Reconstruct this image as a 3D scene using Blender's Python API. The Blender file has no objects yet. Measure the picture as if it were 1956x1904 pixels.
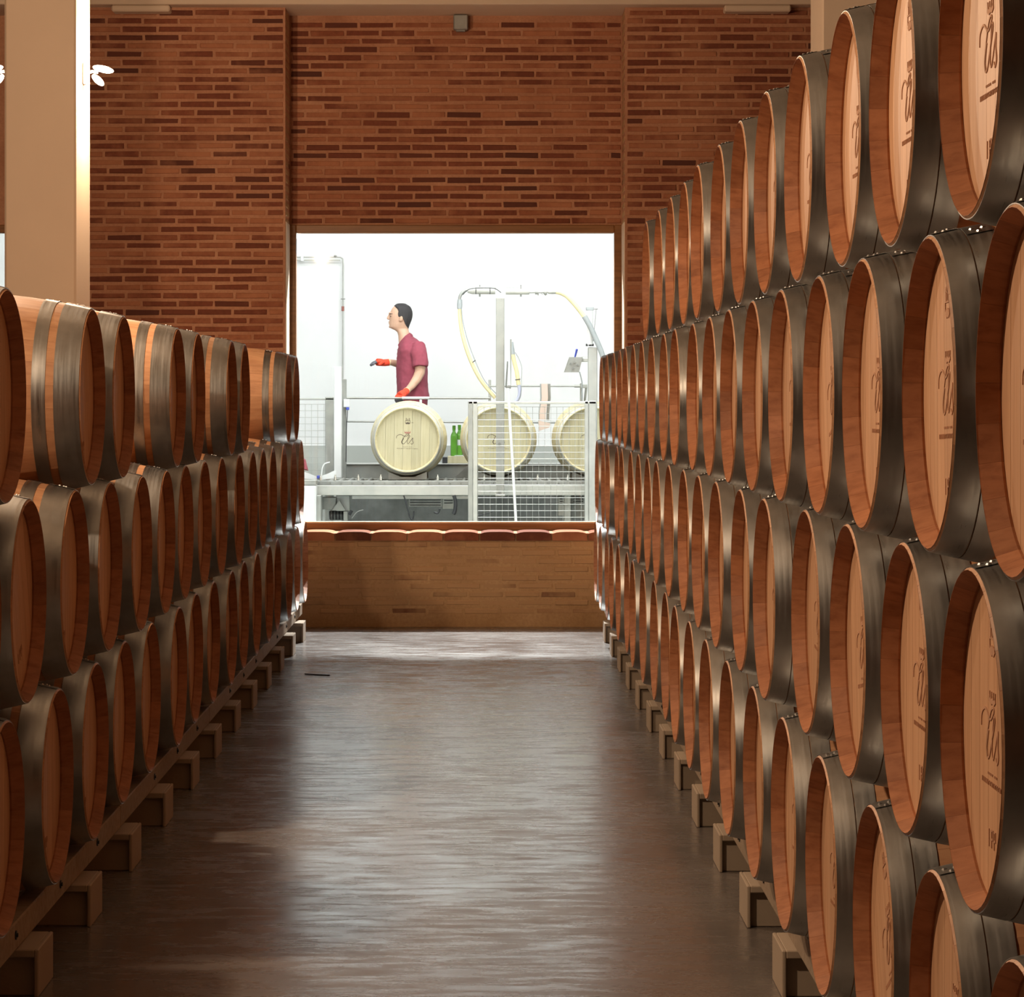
import bpy, bmesh, math, random
from mathutils import Vector, Matrix
random.seed(7)
PI = math.pi
C = bpy.context.scene.collection
# ------------------------------------------------------------------ camera, world, lights, exposure
F = 5060.0; VX, VY, EYE = 924.0, 765.0, 1.683
cam_d = bpy.data.cameras.new('camera'); cam = bpy.data.objects.new('camera', cam_d); C.objects.link(cam)
cam.location = (0, 0, EYE); cam.rotation_euler = (PI/2, 0, 0)
cam_d.sensor_width = 36; cam_d.sensor_fit = 'HORIZONTAL'; cam_d.lens = F/1956*36
cam_d.shift_x = (978-VX)/1956; cam_d.shift_y = -(952-VY)/1956
cam_d.clip_end = 200; cam_d.clip_start = .05
sc = bpy.context.scene; sc.camera = cam
sc.view_settings.view_transform = 'Standard'; sc.view_settings.look = 'None'
sc.view_settings.gamma = 1; sc.view_settings.use_curve_mapping = False; sc.view_settings.exposure = 0.0
sc.cycles.use_denoising = True
sc.cycles.max_bounces = 7; sc.cycles.diffuse_bounces = 3; sc.cycles.glossy_bounces = 3
sc.cycles.transparent_max_bounces = 8; sc.cycles.caustics_reflective = False; sc.cycles.caustics_refractive = False
sc.cycles.sample_clamp_indirect = 4
w = bpy.data.worlds.new('world'); sc.world = w; w.use_nodes = True
w.node_tree.nodes['Background'].inputs[0].default_value = (.03, .028, .026, 1)
w.node_tree.nodes['Background'].inputs[1].default_value = .3

WARM = (1.0, .71, .47); COOL = (1.0, .998, .985)
def area(name, loc, size, energy, col, rot=(0, 0, 0), size_y=None, spread=PI):
    d = bpy.data.lights.new(name, 'AREA'); d.energy = energy; d.color = col; d.size = size
    d.spread = spread
    if size_y: d.shape = 'RECTANGLE'; d.size_y = size_y
    o = bpy.data.objects.new(name, d); C.objects.link(o); o.location = loc; o.rotation_euler = rot; return o
def point(name, loc, energy, col, r=.05):
    d = bpy.data.lights.new(name, 'POINT'); d.energy = energy; d.color = col; d.shadow_soft_size = r
    o = bpy.data.objects.new(name, d); C.objects.link(o); o.location = loc; return o
# lamps of the cellar: pairs on the columns of the left row (the ones behind the camera light it too)
LAMP_Y = (15.27, 10.3, 5.4)
for ly, le in zip(LAMP_Y, (205, 260, 315)):
    point('column_lamp_light', (-2.13, ly, 3.58), le, WARM, .06)
for ly in (14.5, 8.5):
    point('column_lamp_light_right', (3.2, ly, 3.5), 7, WARM, .06)
# bright lamps of the filling hall behind the window, and an added wall fill
hl = area('hall_floodlight', (-.1, 22.3, 4.97), .22, 430, COOL, (-math.radians(41), 0, 0), None, math.radians(110))
area('hall_ceiling_lamps', (0, 22.2, 6.7), 6.0, 290, COOL, (0, 0, 0), 2.0)
area('hall_wall_fill', (0, 21.2, 5.6), 5.0, 195, COOL, (math.radians(62), 0, 0), .5)  # unseen fill, added to whiten the hall's back wall

# ------------------------------------------------------------------ helpers
def P(x, y, Z):
    """photo pixel at depth Z -> point"""
    return Vector(((x-VX)/F*Z, Z, EYE-(y-VY)/F*Z))
def tag(o, label=None, cat=None, group=None, kind=None):
    if label: o['label'] = label
    if cat: o['category'] = cat
    if group: o['group'] = group
    if kind: o['kind'] = kind
    return o
def link(name, me, parent=None, loc=None, rot=None):
    o = bpy.data.objects.new(name, me); C.objects.link(o)
    if parent is not None: o.parent = parent
    if loc is not None: o.location = loc
    if rot is not None: o.rotation_euler = rot
    return o
def empty(name, loc, label, cat, group=None, rz=0):
    o = bpy.data.objects.new(name, None); C.objects.link(o); o.location = loc; o.rotation_euler = (0, 0, rz)
    o.empty_display_size = .1
    return tag(o, label, cat, group)
class MB:
    def __init__(s): s.v = []; s.f = []; s.t = []; s.tone = 0.0
    def add(s, vs, fs):
        n = len(s.v); s.v += [tuple(v) for v in vs]; s.f += [tuple(i+n for i in f) for f in fs]; s.t += [s.tone]*len(fs)
        return s
    def box(s, a, b):
        x0, y0, z0 = a; x1, y1, z1 = b
        vs = [(x0,y0,z0),(x1,y0,z0),(x1,y1,z0),(x0,y1,z0),(x0,y0,z1),(x1,y0,z1),(x1,y1,z1),(x0,y1,z1)]
        return s.add(vs, [(0,3,2,1),(4,5,6,7),(0,1,5,4),(1,2,6,5),(2,3,7,6),(3,0,4,7)])
    def cbox(s, a, b, c=.004):
        """box with chamfered edges"""
        bm = bmesh.new(); bmesh.ops.create_cube(bm, size=1)
        a = Vector(a); b = Vector(b); d = b-a
        for v in bm.verts: v.co = Vector((a[i]+(v.co[i]+.5)*d[i] for i in range(3)))
        bmesh.ops.bevel(bm, geom=bm.edges[:], offset=min(c, min(abs(q) for q in d)*.45), segments=1, affect='EDGES')
        bm.verts.index_update()
        s.add([v.co[:] for v in bm.verts], [[v.index for v in f.verts] for f in bm.faces]); bm.free(); return s
    def tube(s, pts, r, n=8, cap=True):
        pts = [Vector(p) for p in pts]; m = len(pts)
        rs = r if isinstance(r, (list, tuple)) else [r]*m
        up = None; vs = []; fs = []
        for i, p in enumerate(pts):
            d = (pts[min(i+1, m-1)]-pts[max(i-1, 0)]).normalized()
            if up is None: up = Vector((0,0,1)) if abs(d.z) < .9 else Vector((1,0,0))
            u = d.cross(up).normalized(); up = u.cross(d).normalized()
            for k in range(n):
                a = 2*PI*k/n; vs.append(p+(u*math.cos(a)+up*math.sin(a))*rs[i])
        for i in range(m-1):
            for k in range(n):
                fs.append((i*n+k, i*n+(k+1)%n, (i+1)*n+(k+1)%n, (i+1)*n+k))
        if cap: fs.append(tuple(range(n))[::-1]); fs.append(tuple((m-1)*n+k for k in range(n)))
        return s.add(vs, fs)
    def lathe(s, prof, n=24, M=None, closed=False):
        """profile (r, h) about local z"""
        vs = []; fs = []; m = len(prof)
        for r, h in prof:
            for k in range(n):
                a = 2*PI*k/n; v = Vector((r*math.cos(a), r*math.sin(a), h)); vs.append(M@v if M else v)
        for i in range(m-1 if not closed else m):
            j = (i+1) % m
            for k in range(n): fs.append((i*n+k, i*n+(k+1)%n, j*n+(k+1)%n, j*n+k))
        if not closed:
            if prof[0][0] > 1e-6: fs.append(tuple(range(n))[::-1])
            if prof[-1][0] > 1e-6: fs.append(tuple((m-1)*n+k for k in range(n)))
        return s.add(vs, fs)
    def ball(s, c, rad, n=10, m=7, M=None):
        if not isinstance(rad, (tuple, list)): rad = (rad,)*3
        vs = []; fs = []
        for i in range(m+1):
            t = PI*i/m
            for k in range(n):
                a = 2*PI*k/n; v = Vector((rad[0]*math.sin(t)*math.cos(a), rad[1]*math.sin(t)*math.sin(a), rad[2]*math.cos(t)))
                vs.append(Vector(c)+(M@v if M else v))
        for i in range(m):
            for k in range(n): fs.append((i*n+k, (i+1)*n+k, (i+1)*n+(k+1)%n, i*n+(k+1)%n))
        return s.add(vs, fs)
    def mesh(s, name, mat, smooth=False, angle=None):
        me = bpy.data.meshes.new(name); me.from_pydata(s.v, [], s.f)
        at = me.attributes.new('tone', 'FLOAT', 'FACE'); at.data.foreach_set('value', s.t)
        me.materials.append(mat)
        bm = bmesh.new(); bm.from_mesh(me); bmesh.ops.remove_doubles(bm, verts=bm.verts, dist=1e-6)
        bmesh.ops.recalc_face_normals(bm, faces=bm.faces[:]); bm.to_mesh(me); bm.free()
        if smooth:
            me.polygons.foreach_set('use_smooth', [True]*len(me.polygons))
            me.set_sharp_from_angle(angle=math.radians(angle or 35))
        me.update(); return me
    def build(s, name, mat, parent=None, smooth=False, angle=None, loc=None):
        return link(name, s.mesh(name, mat, smooth, angle), parent, loc)
def smoothpath(pts, n=6):
    pts = [Vector(p) for p in pts]; out = []
    for i in range(len(pts)-1):
        p0 = pts[max(i-1,0)]; p1 = pts[i]; p2 = pts[i+1]; p3 = pts[min(i+2,len(pts)-1)]
        for k in range(n):
            t = k/n
            out.append(.5*((2*p1)+(p2-p0)*t+(2*p0-5*p1+4*p2-p3)*t*t+(3*p1-p0-3*p2+p3)*t**3))
    out.append(pts[-1]); return out

# ------------------------------------------------------------------ materials
class NT:
    def __init__(s, name):
        s.m = bpy.data.materials.new(name); s.m.use_nodes = True; s.t = s.m.node_tree; s.b = s.t.nodes['Principled BSDF']
    def n(s, typ, **kw):
        nd = s.t.nodes.new(typ)
        for k, v in kw.items():
            if k in ('operation', 'blend_type', 'data_type', 'noise_dimensions', 'attribute_name', 'wave_type', 'bands_direction', 'attribute_type', 'feature'): setattr(nd, k, v)
        return nd
    def l(s, a, b): s.t.links.new(a, b)
    def coord(s, scale=(1,1,1), obj=True, loc=None):
        tc = s.n('ShaderNodeTexCoord'); mp = s.n('ShaderNodeMapping'); mp.inputs['Scale'].default_value = scale
        if loc is not None: s.l(loc, mp.inputs['Location'])
        if obj: s.l(tc.outputs['Object'], mp.inputs[0])
        else:
            g = s.n('ShaderNodeNewGeometry'); s.l(g.outputs['Position'], mp.inputs[0])
        return mp.outputs[0]
    def noise(s, vec, scale, detail=4, rough=.55, dist=0):
        nd = s.n('ShaderNodeTexNoise'); nd.inputs['Scale'].default_value = scale; nd.inputs['Detail'].default_value = detail
        nd.inputs['Roughness'].default_value = rough; nd.inputs['Distortion'].default_value = dist
        s.l(vec, nd.inputs['Vector']); return nd.outputs['Fac']
    def ramp(s, fac, stops):
        r = s.n('ShaderNodeValToRGB'); e = r.color_ramp.elements
        e[0].position = stops[0][0]; e[0].color = (*stops[0][1], 1) if not isinstance(stops[0][1], float) else (stops[0][1],)*3+(1,)
        e[1].position = stops[-1][0]; q = stops[-1][1]; e[1].color = (*q, 1) if not isinstance(q, float) else (q,)*3+(1,)
        for p, q in stops[1:-1]:
            x = e.new(p); x.color = (*q, 1) if not isinstance(q, float) else (q,)*3+(1,)
        s.l(fac, r.inputs[0]); return r.outputs[0]
    def mix(s, fac, a, b, mode='MIX'):
        m = s.n('ShaderNodeMix', data_type='RGBA', blend_type=mode)
        for v, i in ((fac, 0), (a, 6), (b, 7)):
            if hasattr(v, 'links'): s.l(v, m.inputs[i])
            elif i == 0: m.inputs[0].default_value = v
            else: m.inputs[i].default_value = (*v, 1)
        return m.outputs[2]
    def math(s, op, a, b=None, clamp=False):
        m = s.n('ShaderNodeMath', operation=op); m.use_clamp = clamp
        for v, i in ((a, 0), (b, 1)):
            if v is None: continue
            if hasattr(v, 'links'): s.l(v, m.inputs[i])
            else: m.inputs[i].default_value = v
        return m.outputs[0]
    def bump(s, h, strength=.3, dist=.01):
        b = s.n('ShaderNodeBump'); b.inputs['Strength'].default_value = strength; b.inputs['Distance'].default_value = dist
        s.l(h, b.inputs['Height']); s.l(b.outputs[0], s.b.inputs['Normal'])
    def rnd(s):
        oi = s.n('ShaderNodeObjectInfo'); at = s.n('ShaderNodeAttribute', attribute_name='tone')
        return s.math('FRACT', s.math('ADD', oi.outputs['Random'], at.outputs['Fac']))
    def set(s, col=None, rough=None, metal=None, spec=None):
        if col is not None:
            if hasattr(col, 'links'): s.l(col, s.b.inputs['Base Color'])
            else: s.b.inputs['Base Color'].default_value = (*col, 1)
        if rough is not None:
            if hasattr(rough, 'links'): s.l(rough, s.b.inputs['Roughness'])
            else: s.b.inputs['Roughness'].default_value = rough
        if metal is not None: s.b.inputs['Metallic'].default_value = metal
        if spec is not None: s.b.inputs['Specular IOR Level'].default_value = spec
        return s.m
def plain(name, col, rough=.5, metal=0, var=.12, scale=8):
    n = NT(name); f = n.noise(n.coord(), scale, 5)
    c = n.ramp(f, [(.3, tuple(q*(1-var) for q in col)), (.7, tuple(min(1, q*(1+var)) for q in col))])
    n.set(c, rough, metal); n.bump(f, .08, .003); return n.m
def wood(name, dark, mid, light, rough=.5, axis='x', grain=1.0, spread=1.0):
    n = NT(name); r = n.rnd()
    comb = n.n('ShaderNodeCombineXYZ'); n.l(n.math('MULTIPLY', r, 37.0), comb.inputs[0]); n.l(n.math('MULTIPLY', r, 11.0), comb.inputs[2])
    sca = {'x': (2.2, 42, 42), 'z': (42, 42, 2.2)}[axis]
    v = n.coord(sca, loc=comb.outputs[0])
    g1 = n.noise(v, 1.0, 6, .6, .25)
    g2 = n.noise(n.coord((1.2, 5, 5) if axis == 'x' else (5, 5, 1.2), loc=comb.outputs[0]), 1.6, 3)
    c = n.ramp(g1, [(.25, dark), (.5, mid), (.78, light)])
    tone = n.ramp(r, [(0, (1-.34*spread,)*3), (.3, (1-.1*spread,)*3), (.75, (1.0, 1.0, 1.0)), (1, (1.0+.12*spread, 1.0+.10*spread, 1.0+.05*spread))])
    c = n.mix(1.0, c, tone, 'MULTIPLY')
    c = n.mix(n.math('MULTIPLY', n.ramp(g2, [(.35, 1.0), (.6, 0.0)]), .22), c, dark)
    n.set(c, rough, 0, .35); n.bump(g1, .12*grain, .002); return n.m
M = {}
M['oak'] = wood('oak_staves', (.42,.20,.10), (.58,.31,.165), (.68,.39,.215), .5, grain=.6, spread=.5)
M['chime'] = wood('darker_oak', (.27,.10,.045), (.42,.18,.085), (.52,.24,.12), .55, grain=.6, spread=.6)
M['oak_head'] = wood('oak_head', (.50,.27,.15), (.63,.37,.215), (.72,.45,.27), .5, axis='z', spread=.45)
M['pale'] = wood('pale_staves', (.60,.52,.30), (.74,.66,.42), (.84,.77,.54), .55, spread=.3)
M['pale_head'] = wood('pale_head', (.42,.38,.235), (.52,.475,.31), (.59,.54,.37), .55, axis='z', spread=.35)
M['stamp'] = plain('burnt_stamp', (.50,.275,.165), .8)
M['stamp_dark'] = plain('dark_stamp', (.09,.07,.05), .8)
M['stamp_red'] = plain('red_stamp', (.32,.12,.10), .8)
def steel(name, a, b, rough=.42, metal=.85):
    n = NT(name); r = n.rnd()
    f = n.noise(n.coord((90, 3, 3)), 1.0, 4, .6); g = n.noise(n.coord((1,1,1)), 9, 4)
    c = n.mix(n.ramp(g, [(.3, 0.0), (.7, 1.0)]), a, b)
    c = n.mix(1.0, c, n.ramp(r, [(0, (.82,.82,.82)), (1, (1.08,1.06,1.03))]), 'MULTIPLY')
    n.set(c, n.ramp(f, [(.3, rough-.08), (.7, rough+.12)]), metal); n.bump(f, .05, .001); return n.m
M['hoop'] = steel('galvanised_hoop', (.34,.35,.35), (.48,.49,.49), .34, 1.0)
M['hoop_pale'] = steel('bright_hoop', (.66,.66,.62), (.80,.80,.74), .45, .35)
M['rivet'] = steel('rivet', (.75,.72,.66), (.8,.78,.7), .25, .9)
M['steel'] = steel('machine_steel', (.30,.315,.30), (.40,.41,.385), .45, .35)
M['steel_light'] = steel('light_steel', (.42,.435,.415), (.52,.53,.50), .45, .2)
M['steel_dark'] = steel('dark_steel', (.20,.21,.20), (.30,.31,.30), .5, .5)
M['white_paint'] = plain('white_paint', (.78,.80,.80), .4, 0, .03)
M['black'] = plain('black_rubber', (.02,.022,.025), .5)
M['blue'] = plain('blue_plastic', (.05,.08,.45), .4)
M['cream_hose'] = plain('cream_hose', (.74,.66,.38), .45, 0, .06)
M['grey_hose'] = plain('grey_hose', (.30,.33,.34), .45, 0, .06)
M['blue_hose'] = plain('blue_grey_hose', (.42,.45,.60), .35, 0, .06)
M['window_wood'] = wood('window_wood', (.16,.065,.02), (.25,.11,.035), (.31,.145,.05), .45, spread=.3)
def concrete_floor():
    n = NT('polished_concrete_floor'); p = n.coord((1,1,1), False)
    a = n.noise(p, .9, 6, .62, .3); b = n.noise(n.coord((1.4,5.5,1), False), 2.6, 7, .68, .5); c = n.noise(p, 22, 4, .6)
    col = n.ramp(a, [(.30, (.118,.104,.095)), (.5, (.158,.142,.132)), (.72, (.20,.182,.168))])
    col = n.mix(n.ramp(b, [(.42, 0.0), (.7, .55)]), col, (.115,.09,.078))
    col = n.mix(n.ramp(c, [(.62, 0.0), (.8, .35)]), col, (.25,.23,.215))
    n.set(col, n.ramp(n.math('ADD', n.math('MULTIPLY', b, .7), n.math('MULTIPLY', a, .3)), [(.38, .15), (.66, .40)]), 0, 1.0)
    h = n.math('ADD', n.math('MULTIPLY', b, .7), n.math('MULTIPLY', c, .15)); n.bump(h, .10, .0025); return n.m
M['floor'] = concrete_floor()
def plaster(name, col, rough=.8, bump=.1):
    n = NT(name); p = n.coord((1,1,1), False); a = n.noise(p, 1.2, 5); b = n.noise(p, 60, 3)
    c = n.ramp(a, [(.3, tuple(q*.95 for q in col)), (.7, tuple(min(1, q*1.03) for q in col))])
    n.set(c, rough, 0, .3); n.bump(b, bump, .002); return n.m
M['cream'] = plaster('cream_plaster', (.72,.57,.43))
M['ceiling'] = plaster('dim_ceiling', (.40,.34,.28))
M['hall_white'] = plaster('hall_white_wall', (.88,.89,.89))
M['hall_grey'] = plaster('hall_grey_wainscot', (.46,.48,.45))
M['hall_floor'] = plaster('hall_floor', (.30,.34,.31), .5)
def mortar(name='smeared_mortar', k=1.0, g=1.0):
    n = NT(name); p = n.coord((1,1,1), False)
    a = n.noise(p, 2.2, 5, .6); b = n.noise(p, 45, 4, .65)
    c = n.ramp(a, [(.3, (.43,.20,.115)), (.55, (.54,.27,.16)), (.8, (.62,.34,.205))])
    c = n.mix(n.ramp(b, [(.35, .0), (.75, .35)]), c, (.24,.095,.045))
    n.set(c, .85, 0, .2); n.bump(b, .5, .006); return n.m
M['mortar'] = mortar(); M['mortar_low'] = mortar('smeared_mortar_low', 1)
for e_, c_ in zip([x for x in M['mortar_low'].node_tree.nodes if x.type == 'VALTORGB'][0].color_ramp.elements, ((.44,.27,.13,1), (.53,.34,.175,1), (.60,.40,.22,1))): e_.color = c_
def brick_mat(name, smear_lo, smear_hi, tint=(1,1,1), smearcol=(.47,.20,.105)):
    n = NT(name); p = n.coord((1,1,1), False); r = n.rnd()
    base = n.ramp(r, [(0, (.11,.04,.028)), (.12, (.19,.058,.033)), (.5, (.26,.080,.042)), (.8, (.32,.105,.053)), (1, (.40,.15,.078))])
    b = n.noise(p, 38, 5, .65); base = n.mix(n.ramp(b, [(.35, 0.0), (.7, .45)]), base, (.11,.036,.02))
    # lime and mortar rubbed over patches of the masonry
    s1 = n.noise(p, 1.35, 4, .6, .4); s2 = n.noise(p, 9.0, 4, .6)
    s = n.math('ADD', n.math('ADD', n.math('MULTIPLY', s1, .62), n.math('MULTIPLY', s2, .2)), n.math('MULTIPLY', r, .18))
    base = n.mix(n.ramp(s, [(smear_lo, 0.0), (smear_hi, .85)]), base, smearcol)
    base = n.mix(1.0, base, tint, 'MULTIPLY')
    n.set(base, .85, 0, .2); n.bump(b, .5, .004); return n.m
M['brick'] = brick_mat('old_red_brick', .47, .62)
M['brick_low'] = brick_mat('smeared_brick', .28, .46, smearcol=(.52,.33,.17))
M['rack'] = wood('rack_timber', (.27,.20,.14), (.36,.28,.205), (.43,.345,.26), .75, spread=.4)
M['block'] = plaster('concrete_block', (.42,.34,.26), .85, .4)
def glassm(name, col, rough=.03, alpha=None):
    n = NT(name); n.set(col, rough); n.b.inputs['Transmission Weight'].default_value = 1; n.b.inputs['IOR'].default_value = 1.45
    return n.m
M['bottle'] = glassm('green_bottle_glass', (.18,.50,.06), .06); M['bottle'].node_tree.nodes['Principled BSDF'].inputs['Transmission Weight'].default_value = .6
def pane():
    m = bpy.data.materials.new('window_glass'); m.use_nodes = True; t = m.node_tree
    for x in list(t.nodes): t.nodes.remove(x)
    o = t.nodes.new('ShaderNodeOutputMaterial'); tr = t.nodes.new('ShaderNodeBsdfTransparent'); tr.inputs[0].default_value = (.97,.985,.98,1)
    gl = t.nodes.new('ShaderNodeBsdfGlossy'); gl.inputs['Roughness'].default_value = .02
    lw0 = t.nodes.new('ShaderNodeLayerWeight'); lw0.inputs[0].default_value = .5; pw = t.nodes.new('ShaderNodeMath'); pw.operation = 'POWER'; pw.inputs[1].default_value = 5; t.links.new(lw0.outputs['Facing'], pw.inputs[0]); lw = t.nodes.new('ShaderNodeMath'); lw.operation = 'MULTIPLY_ADD'; lw.inputs[1].default_value = .5; lw.inputs[2].default_value = .025; t.links.new(pw.outputs[0], lw.inputs[0]); mx = t.nodes.new('ShaderNodeMixShader')
    t.links.new(lw.outputs[0], mx.inputs[0]); t.links.new(tr.outputs[0], mx.inputs[1]); t.links.new(gl.outputs[0], mx.inputs[2]); t.links.new(mx.outputs[0], o.inputs[0])
    return m
M['pane'] = pane()
def emit(name, col, st):
    n = NT(name); n.set((.9,.85,.8), .3); n.b.inputs['Emission Color'].default_value = (*col, 1); n.b.inputs['Emission Strength'].default_value = st; return n.m
M['lamp_glow'] = emit('lamp_glass', (1,.82,.62), 14)
M['hall_glow'] = emit('hall_lamp_glass', (.95,.98,1), 5)

# ------------------------------------------------------------------ room shell
ZW = 19.71; ZR = 20.13; ZB = 20.33; CEIL = 4.607; CEIL2 = 5.25
def structure(mb, name, mat, **k): return tag(mb.build(name, mat, **k), kind='structure')
floor = structure(MB().box((-9, -8, -.2), (9, ZB, 0)), 'floor', M['floor'])
structure(MB().box((-9, -8, CEIL2), (9, ZB, CEIL2+.3)), 'ceiling', M['ceiling'])
structure(MB().box((-9.2, -8, -.2), (-9, ZB, CEIL2+.3)), 'wall_left', M['mortar'])
structure(MB().box((9, -8, -.2), (9.2, ZB, CEIL2+.3)), 'wall_right', M['mortar'])
structure(MB().box((-9, -8.2, -.2), (9, -8, CEIL2+.3)), 'wall_behind', M['mortar'])
tb = structure(MB().cbox((-9, 19.55, CEIL), (9, ZB, CEIL2), .006), 'trim_1', M['cream'])
# columns
def column(x0, x1, y0, y1, label):
    return tag(MB().cbox((x0, y0, 0), (x1, y1, CEIL2), .012).build('column', M['cream']), label, 'column')
column(-2.715, -2.309, 15.0, 15.54, 'cream plastered square column behind the left barrel stack with lamps on its sides')
column(2.043, 2.45, 16.0, 16.565, 'cream plastered square column rising behind the right barrel stack')
for x0, x1, lab in ((-2.75, -2.32, 'left'), (1.78, 2.27, 'right')):
    tag(MB().cbox((x0, 19.56, CEIL-.05), (x1, ZW, CEIL-.001), .01).build('ceiling_bracket', M['cream']), 'flat cream bracket under the ceiling beam on the %s' % lab, 'bracket')

# window geometry (in the recess plane)
WL, WR = P(549, 0, ZR).x, P(1190, 0, ZR).x      # outside of the wooden frame
WT = P(0, 430, ZR).z; WB = P(0, 1013, ZR).z
RL, RR = P(545, 0, ZW).x, P(1194, 0, ZW).x      # edges of the piers
SILL = P(0, 1017, ZW).z
LWR = P(30, 0, ZW).x                             # right edge of the next bay on the left
L2L, L2R = LWR-2.56, LWR
wl = structure(MB().box((L2R, ZW, 0), (RL, ZB, CEIL)), 'wall_back_left', M['mortar'])
wr = structure(MB().box((RR, ZW, 0), (RR+2.3, ZB, CEIL)), 'wall_back_right', M['mortar'])
wc = structure(MB().box((RL-.02, ZR, WT), (RR+.02, ZB, CEIL)).box((RL-.02, ZR, WB), (WL, ZB, WT)).box((WR, ZR, WB), (RR+.02, ZB, WT)), 'wall_back', M['mortar'])
ws = structure(MB().box((RL-.0, ZW, 0), (RR+.0, ZB, SILL-.012)), 'wall_back_below', M['mortar_low'])
# the next bay with its own window, seen as a sliver beside the column
structure(MB().box((L2L, ZR, WT), (L2R, ZB, CEIL)).box((L2L, ZW, 0), (L2R, ZB, SILL)).box((-9, ZW, 0), (L2L, ZB, CEIL)), 'wall_back_far_left', M['mortar'])
structure(MB().box((RR+2.3, ZW, 0), (9, ZB, CEIL)), 'wall_back_far_right', M['mortar'])

# bricks
CH = .0619; BL = .2685; BH = .0390; BW = .253
def brick_mesh(seed, mat, L=BW, H=BH, D=.030):
    rr = random.Random(seed); c = .005; mb = MB()
    def j(a): return rr.uniform(-a, a)
    vs = []
    for (y, k) in ((D, 0), (c, 0), (0, c)):      # back, shoulder, front
        for sx, sz in ((-1,-1), (1,-1), (1,1), (-1,1)):
            vs.append((sx*(L/2-k)+j(.003), y, sz*(H/2-k)+j(.0025)))
    fs = [(8,9,10,11), (3,2,1,0)]
    for a in (0, 4):
        for i in range(4): fs.append((a+i, a+(i+1)%4, a+4+(i+1)%4, a+4+i))
    mb.add(vs, fs); return mb.mesh('brick', mat)
def bricks(parent, x0, x1, z0, z1, y, mat, visible, seed=0, off=0.0, depth_off=.006):
    """running bond; visible ones are objects, the hidden rest one joined part"""
    rr = random.Random(seed); meshes = [brick_mesh(seed*10+i, mat) for i in range(5)]
    nrow = int((z1-z0)/CH); rest = MB(); cnt = 0
    for r in range(nrow):
        zc = z1-CH*(r+.5); 
        if zc-CH/2 < z0: break
        x = x0-(BL/2 if r % 2 else 0)-off+rr.uniform(-.02, .02)
        while x < x1:
            a = max(x, x0+.004); b = min(x+BL, x1-.004)
            if b-a > .05:
                xc = (a+b)/2; sx = (b-a-(BL-BW))/BW; yy = y-depth_off+rr.uniform(-.004, .003)
                px = VX+xc*F/y; py = VY-(zc-EYE)*F/y
                if visible(px, py) and cnt < 300:
                    o = bpy.data.objects.new('brick', rr.choice(meshes)); C.objects.link(o); o.parent = parent
                    o.location = (xc, yy, zc+rr.uniform(-.002, .002)); o.scale = (sx*rr.uniform(.975, 1.0), 1, rr.uniform(.9, 1.05))
                    o.rotation_euler = (0, rr.uniform(-.006, .006), 0)
                    cnt += 1
                else:
                    rest.tone = rr.random(); L = (b-a-(BL-BW))/2
                    rest.box((xc-L, yy, zc-BH/2), (xc+L, yy+.03, zc+BH/2))
            x += BL
    if rest.v: tag(rest.build('hidden_bricks', mat, parent), kind='stuff')
    return cnt
def vis_left(px, py): return px > 150 and py < 690 and py < 590+max(0, (px-172))*.27+20
def vis_right(px, py): return px < 1570 and py < 460+(1225-px)*1.05 + (240 if px < 1235 else 25)
n1 = bricks(wl, L2R, RL-.004, .5, CEIL-.008, ZW, M['brick'], vis_left, 1)
n2 = bricks(wr, RR+.004, RR+2.3, .5, CEIL-.008, ZW, M['brick'], vis_right, 2)
n3 = bricks(wc, RL, RR, WT+.001, WT+.002+CH*int((CEIL-WT-.004)/CH), ZR, M['brick'], lambda px, py: True, 3)
n4 = bricks(ws, RL, RR, .03, SILL-CH*.92, ZW, M['brick_low'], lambda px, py: True, 4, depth_off=.003)
# cream reveals beside the window, hall light on the jambs put into colour and height
for par, xa, xb in ((wl, RL-.004, RL+.007), (wr, RR-.007, RR+.004)):
    MB().cbox((xa, ZW+.02, SILL), (xb, ZR, WT+.0), .003).build('lit_reveal', M['cream'], par)
# jamb bricks on the reveals of the piers
for par, xx, sgn in ((wl, RL, 1), (wr, RR, -1)):
    me = brick_mesh(77 if sgn > 0 else 78, M['brick_low'], .34, BH)
    for k in range(int((CEIL-.7)/CH)):
        o = link('brick', me, par, (xx-sgn*.001*0, (ZW+ZR)/2, CEIL-.008-CH*(k+.5)), (0, 0, PI/2 if sgn > 0 else -PI/2))
        o.location.x = xx+sgn*.004
# course of sill bricks with worn, rounded tops
for k in range(9):
    mb = MB(); L = .27; vs = []; x0 = -L/2+.006; n = 8
    for i in range(n+1):
        x = x0+(L-.012)*i/n; e = abs(i/n-.5)*2; z = SILL+.006-.014*e**4
        vs += [(x, ZW-.018, SILL-CH*.95), (x, ZW-.018, z), (x, ZR-.05, z), (x, ZR-.05, SILL-CH*.95)]
    fs = []
    for i in range(n):
        for q in range(4): fs.append((i*4+q, i*4+(q+1)%4, (i+1)*4+(q+1)%4, (i+1)*4+q))
    fs += [(3,2,1,0), tuple(n*4+q for q in range(4))]
    mb.add([(a, b, c) for a, b, c in vs], fs)
    xc = -1.37+k*.2685+.13
    if xc+.13 > RR or xc-.13 < RL: continue
    mb.build('brick', M['brick'], ws, loc=(xc, 0, 0))
tag(MB().box((RL, ZW-.004, SILL-.02), (RR, ZR, SILL-.006)).build('sill_mortar', M['mortar'], ws))

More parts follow.
